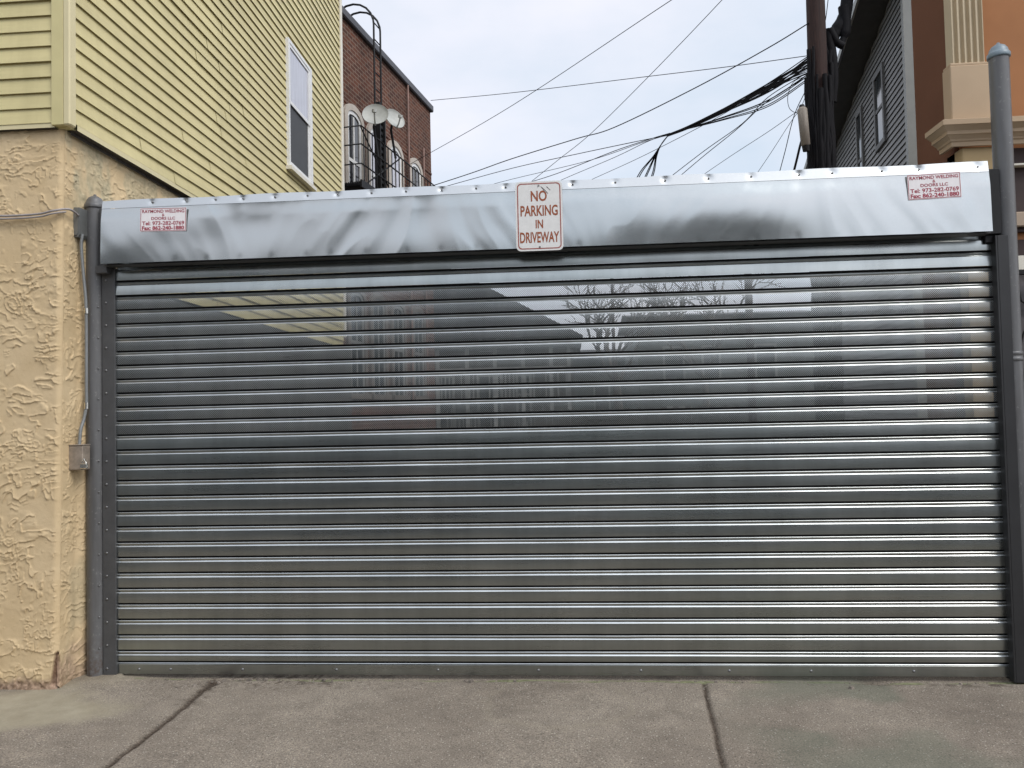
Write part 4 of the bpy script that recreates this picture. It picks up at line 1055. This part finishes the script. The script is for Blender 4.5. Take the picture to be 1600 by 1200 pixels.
wire('wire leaving low behind the hood left of the sign', [(690,293,20),(800,263,18.5),(900,241,16.5),(1000,220,15),(1042,212,14.5)], .008)
wire('lower sagging wire emerging just left of the sign', [(740,296,20),(800,280,18.5),(920,251,16.4),(1000,224,15),(1043,211,14.5)], .006)
wire('double drooping wire emerging above the sign top', [(800,293,19.5),(868,272,18),(960,236,15.8),(1020,216,14.7),(1047,208,14.4)], .008)
wire('fine wire emerging right beside the sign corner', [(845,298,19),(880,280,18),(960,246,16),(1010,222,14.9),(1048,208,14.4)], .006)
wire('thin slack wire dipping to the hood between the sign and cable knot', [(890,297,18.5),(930,278,17.5),(1000,246,15.8),(1100,195,14),(1180,150,13),(1264,108,PD)], .0055)
# thick bundle and its tail
sbn = thing('cable_knot', 'thick black bunch of cables running from the pole and splitting downwards', 'cable bundle', tuple(dep(1045, 210, 14.4)))
m_ = MB(); random.seed(8)
for k in range(15):
    o1, o2 = random.uniform(-7, 7), random.uniform(-15, 15)
    m_.tube(smooth_path([dep(1042, 212+o1*.2, 14.4), dep(1075, 199+o1*.3, 14.1), dep(1130, 173+o1*.5, 13.6), dep(1200, 138+o1*.9+o2*.3, 12.9), dep(1266, 100+o2, PD)], 8), .007+.005*random.random(), 5)
for k in range(7):
    o1 = random.uniform(-22, 30); m_.tube(smooth_path([dep(1060, 205, 14.2), dep(1130, 178+o1*.35, 13.6), dep(1200, 146+o1*.75, 12.9), dep(1266, 104+o1*.7, PD)], 8), .008, 5)
m_.build('strands', M_cable, sbn)
m_ = MB()
for k, (x_, y_) in enumerate(((985,286),(988,286),(999,284),(1001,284),(1010,285),(1012,286))):
    m_.tube(smooth_path([dep(1046, 209, 14.4), dep(1033, 226, 14.5), dep(1020+k*1.2, 245, 14.7), dep((1030*.35+x_*.65)+k*.8, 268, 15), dep(x_, y_+12, 15.3)], 6), .010, 5)
m_.build('drop_tail', M_cable, sbn)
wire('upper wire of the close pair slanting from pole to hood', [(1030,290,16),(1100,236,14.6),(1160,193,13.6),(1200,152,13),(1264,112,PD)], .007)
wire('lower wire of the close pair slanting from pole to hood', [(1045,290,16.1),(1098,245,14.7),(1150,203,13.7),(1200,158,13),(1264,118,PD)], .007)
wire('faint thin wire falling to the hood right of the close pair', [(1080,286,16.4),(1140,245,15),(1200,206,13.8),(1240,178,12.6),(1254,170,12.25)], .005)
wire('short steep wire below the terminal box running left of it', [(1180,275,14.2),(1205,238,13.6),(1236,190,12.7),(1250,172,12.3)], .0045)
wire('wire dropping almost straight beside the terminal box', [(1215,280,13),(1227,235,12.8),(1241,180,12.5),(1262,135,PD)], .007)
wire('heavy black lead hanging under the terminal box', [(1238,278,12.6),(1245,250,12.5),(1252,222,12.4),(1258,212,12.3)], .020)
wire('looping slack wire curling left of the pole above the terminal box', [(1262,118,PD),(1240,128,12.5),(1231,150,12.6),(1234,170,12.5),(1248,176,12.4),(1255,160,12.3),(1262,140,PD)], .005)
wire('thin wire passing the pole top beside the black splice', [(1295,-10,13),(1290,30,13.4),(1282,70,13.2)], .007)

# ---------------------------------------------------------------- back of the yard, seen through the perforations
def simple_house(name, label, x0, x1, y0, y1, eave, ridge, wallm, roofm, wins, axis='x'):
    h = thing(name, label, 'house', ((x0+x1)/2, y0, 0))
    m_ = MB(); m_.box((x0,y0,-.1),(x1,y1,eave)); m_.build('wall', wallm, h)
    m_ = MB(); xm, ym = (x0+x1)/2, (y0+y1)/2; o = .3
    if axis == 'x': m_.add([(x0-o,y0-o,eave),(x1+o,y0-o,eave),(x1+o,ym,ridge),(x0-o,ym,ridge),(x1+o,y1+o,eave),(x0-o,y1+o,eave)], [(0,1,2,3),(3,2,4,5),(0,3,5),(1,4,2),(0,5,4,1)])
    else: m_.add([(x0-o,y0-o,eave),(xm,y0-o,ridge),(x1+o,y0-o,eave),(x0-o,y1+o,eave),(xm,y1+o,ridge),(x1+o,y1+o,eave)], [(0,2,1),(3,4,5),(0,1,4,3),(1,2,5,4),(0,3,5,2)])
    m_.build('roof', roofm, h)
    for (a, b, za, zb) in wins:
        w_ = MB(); w_.box((a,y0-.05,za),(b,y0-.001,za+.08)); w_.box((a,y0-.05,zb-.08),(b,y0-.001,zb)); w_.box((a,y0-.05,za+.081),(a+.08,y0-.001,zb-.081)); w_.box((b-.08,y0-.05,za+.081),(b,y0-.001,zb-.081)); w_.box((a+.081,y0-.045,(za+zb)/2-.03),(b-.081,y0-.001,(za+zb)/2+.03))
        wo_ = w_.build('window', M_far_frame, h); p_ = MB(); p_.box((a+.08,y0-.02,za+.08),(b-.08,y0-.0015,zb-.08)); p_.build('pane', M_glass, wo_)
    return h
M_roof = simple('dark shingles', (.06,.06,.062), .9, var=.25, scale=12)
M_far_frame = simple('weathered far frame', (.24,.24,.23), .7, var=.3, scale=4); M_far1 = siding_mat('dull far siding', (.085,.082,.075), (.06,.058,.052)); M_far2 = siding_mat('grey green far siding', (.10,.11,.10), (.07,.078,.072))
simple_house('rear_house', 'low dull house with sloping roof far behind the gate, seen through its perforations', -5.4, 3.2, 19, 27, 4.0, 6.5, M_far1, M_roof, [(-1.3,-.5,1.2,2.9),(.2,1.0,1.2,2.9),(1.4,1.9,1.6,2.9),(.3,.9,3.6,4.7)], 'y')
simple_house('rear_cottage', 'small pale cottage between the sloping roofed house and outbuilding behind the gate', 1.8, 8.5, 33, 40, 4.2, 4.9, M_far2, M_roof, [(4.2,5.0,1.6,3.0),(5.8,6.6,1.6,3.0)])
simple_house('rear_garage', 'flat wide grey green outbuilding at the end of the drive behind the gate', 5.6, 12.2, 24, 31, 5.1, 5.6, M_far2, M_roof, [(6.5,7.3,2.6,4.0),(7.9,8.6,2.6,4.0),(9.8,10.6,2.6,4.0),(6.6,7.5,.8,1.8)])
def bare_tree(label, x, y, h, seed):
    t_ = thing('bare_tree', label, 'tree', (x, y, 0), group='bare trees behind the gate'); rnd = random.Random(seed); tr_ = MB(); br_ = MB()
    tr_.tube([(x,y,-.1),(x+.05,y,h*.2),(x-.04,y,h*.42)], [.16,.13,.10], 8); tr_.build('trunk', M_bark, t_)
    def grow(p, d, L_, r, lv):
        q = p+d*L_; mid = (p+q)/2+np.array([rnd.gauss(0,.06)*L_ for _ in range(3)])
        br_.tube([p, mid, q], [r, r*.85, r*.65], 5, caps=False)
        if lv == 0: return
        for k in range(3):
            nd = d+np.array([rnd.gauss(0,.55), rnd.gauss(0,.55), rnd.gauss(.15,.35)]); nd /= np.linalg.norm(nd); grow(q if k else mid, nd, L_*rnd.uniform(.6,.85), r*.62, lv-1)
    for k in range(4):
        a = k*1.6+rnd.random(); dd_ = np.array([.5*math.cos(a), .5*math.sin(a), .85]); grow(np.array([x-.04,y,h*.40]), dd_/np.linalg.norm(dd_), h*.22, .075, 4)
    br_.build('crown', M_bark, t_)
bare_tree('leafless tree behind the gate nearer the rear house', 4.6, 20, 6.4, 4)
bare_tree('leafless tree behind the gate nearer the outbuilding', 7.6, 21.5, 6.6, 9)
fn = thing('yard_fence', 'grey wooden board fence along the drive behind the gate', 'fence', (5, 14, 0))
m_ = MB()
for i in range(34): m_.bbox((2.2+i*.145, 14, 0), (2.2+i*.145+.135, 14.02, 1.75+.03*math.sin(i*3.1)), .004)
m_.build('boards', simple('weathered boards', (.07,.062,.052), .9, var=.3, scale=8), fn)
m_ = MB(); m_.box((2.2,14.021,.4),(7.1,14.06,.5)); m_.box((2.2,14.021,1.3),(7.1,14.06,1.4)); m_.build('rails', M_bark, fn)
for (px, Yd, rr_, zt_, lab) in ((957, 17, .055, 5.6, 'thin plain pole behind the gate between the leafless trees'), (1170, 19, .13, 6.0, 'stout dark pole behind the gate at the edge of the sky gap')):
    X_ = onY(px, 470, Yd)[0]
    up2 = thing('yard_pole', lab, 'pole', (X_, Yd, 0)); m_ = MB(); m_.tube([(X_,Yd,-.1),(X_,Yd,zt_)], [rr_,rr_*.85], 10); m_.build('shaft', M_pole, up2)
    m_ = MB(); m_.lathe((X_,Yd,zt_), [(rr_*.8,0),(rr_*1.3,.02),(rr_*1.3,.08),(0,.12)], 10); m_.build('cap', M_black, up2)
bp = thing('back_porch', 'weathered timber porch with many posts and balusters behind the gate', 'porch', (1.4, 17.2, 0))
M_wp = simple('weathered porch timber', (.27,.275,.265), .8, var=.45, scale=3)
rnd_ = random.Random(12); m_ = MB()
m_.box((-1.6,17.0,2.0),(3.1,17.9,2.1)); m_.box((-1.7,16.95,3.55),(3.2,18.0,3.66)); m_.build('deck', simple('dark porch deck', (.06,.058,.052), .9, var=.3), bp)
for x in (-1.5,-.7,.15,.95,1.75,2.55,3.05):
    m_ = MB(); m_.box((x-.05,17.02,-.05),(x+.05,17.12,3.55)); m_.build('post', M_wp, bp)
m_ = MB(); x = -1.4
while x < 3.0:
    if rnd_.random() < .72: m_.box((x-.018,17.04,2.1),(x+.018,17.07,2.95))
    if rnd_.random() < .45: m_.box((x-.02,17.3,.1),(x+.02,17.33,1.2+rnd_.random()*.7))
    x += .115
m_.box((-1.5,17.03,2.951),(3.05,17.09,3.0)); m_.build('balusters', M_wp, bp)
# ---------------------------------------------------------------- opposite side of the street (what the steel mirrors)
random.seed(2)
opp = [(-26,-15,8.0,(.22,.215,.205),'brown brick row house across the street'), (-15,-7.5,7.0,(.28,.285,.28),'buff row house across the street'), (-7.5,1.0,7.4,(.19,.20,.195),'dark brick row house across the street'),
       (1.0,8.0,6.2,(.26,.28,.275),'grey row house across the street'), (9.5,17,4.2,(.34,.34,.335),'low tan shop across the street'), (19,30,6.5,(.24,.23,.22),'brown row house across the street')]
for (x0, x1, h_, col, lab) in opp:
    t_ = thing('row_house', lab, 'house', ((x0+x1)/2, -16.2, 0), group='row houses across the street')
    m_ = MB(); m_.box((x0+.02,-25,-.1),(x1-.02,-16,h_)); m_.build('wall', simple('far wall paint', col, .9, var=.15, scale=2), t_)
    m_ = MB(); m_.bbox((x0,-25.1,h_),(x1,-15.7,h_+.35), .03); m_.build('cornice', M_cream, t_)
    nwin = int((x1-x0)/2.2)
    for i in range(nwin):
        xc = x0+(i+.5)*(x1-x0)/nwin
        for zb_ in ([.9, 4.0] if h_ > 5 else [.9]):
            w_ = MB(); w_.box((xc-.6,-15.995,zb_-.1),(xc+.6,-15.93,zb_+1.9)); wo_ = w_.build('window', M_white_frame, t_)
            p_ = MB(); p_.box((xc-.5,-15.929,zb_),(xc+.5,-15.915,zb_+1.8)); p_.build('pane', M_glass, wo_)

# a dark blue car parked across the road: its long reflection tints the lower slats
car = thing('parked_car', 'dark blue hatchback parked along the far kerb', 'car', (-1.2, -11.6, -.14))
def car_body(prof, y0, y1, ins=.0):
    mb = MB(); n = len(prof); rows = []
    for (y, k) in ((y0, .90), (y0+.10, 1.0), ((y0+y1)/2, 1.0), (y1-.10, 1.0), (y1, .90)):
        cz_ = .55; rows.append([(x*(.985 if k < 1 else 1), y, (z-cz_)*k+cz_) for x, z in prof])
    for i in range(4):
        a = rows[i]; b = rows[i+1]; mb.add(a+b, [(q, (q+1)%n, n+(q+1)%n, n+q) for q in range(n)], True)
    mb.add(rows[0], [tuple(range(n-1, -1, -1))]); mb.add(rows[-1], [tuple(range(n))]); return mb
low = [(-2.15,.30),(-2.2,.55),(-2.1,.80),(-1.3,.95),(1.5,.98),(2.05,.92),(2.15,.6),(2.1,.30)]
M_carblue = simple('dark blue car paint', (.012,.03,.085), .2, var=.05, spec=.8)
car_body(low, -.85, .85).build('body', M_carblue, car, local=True)
cab = [(-1.15,.93),(-.55,1.42),(1.05,1.47),(1.75,1.30),(1.95,.93)]
car_body(cab, -.70, .70).build('cabin', M_carblue, car, local=True)
for sy in (-1, 1):
    m_ = MB(); y = .712*sy; m_.box((-.75,y-.004,1.0),(.35,y+.004,1.36)); m_.build('side_window', M_glass_dark, car, local=True)
    m_ = MB(); m_.box((.45,y-.004,1.0),(1.5,y+.004,1.34)); m_.build('side_window', M_glass_dark, car, local=True)
for x in (-1.35, 1.3):
    for sy in (-1, 1):
        m_ = MB(); m_.tube([(x,.66*sy,.31),(x,.87*sy,.31)], .31, 20); w_ = m_.build('wheel', M_black, car, local=True)
        m_ = MB(); m_.tube([(x,.871*sy,.31),(x,.885*sy,.31)], .19, 16); m_.build('rim', M_lock, w_, local=True)
for sy in (-.6, .6):
    m_ = MB(); m_.bbox((-2.22,sy-.16,.62),(-2.12,sy+.16,.76), .02); m_.build('headlight', M_white_frame, car, local=True)
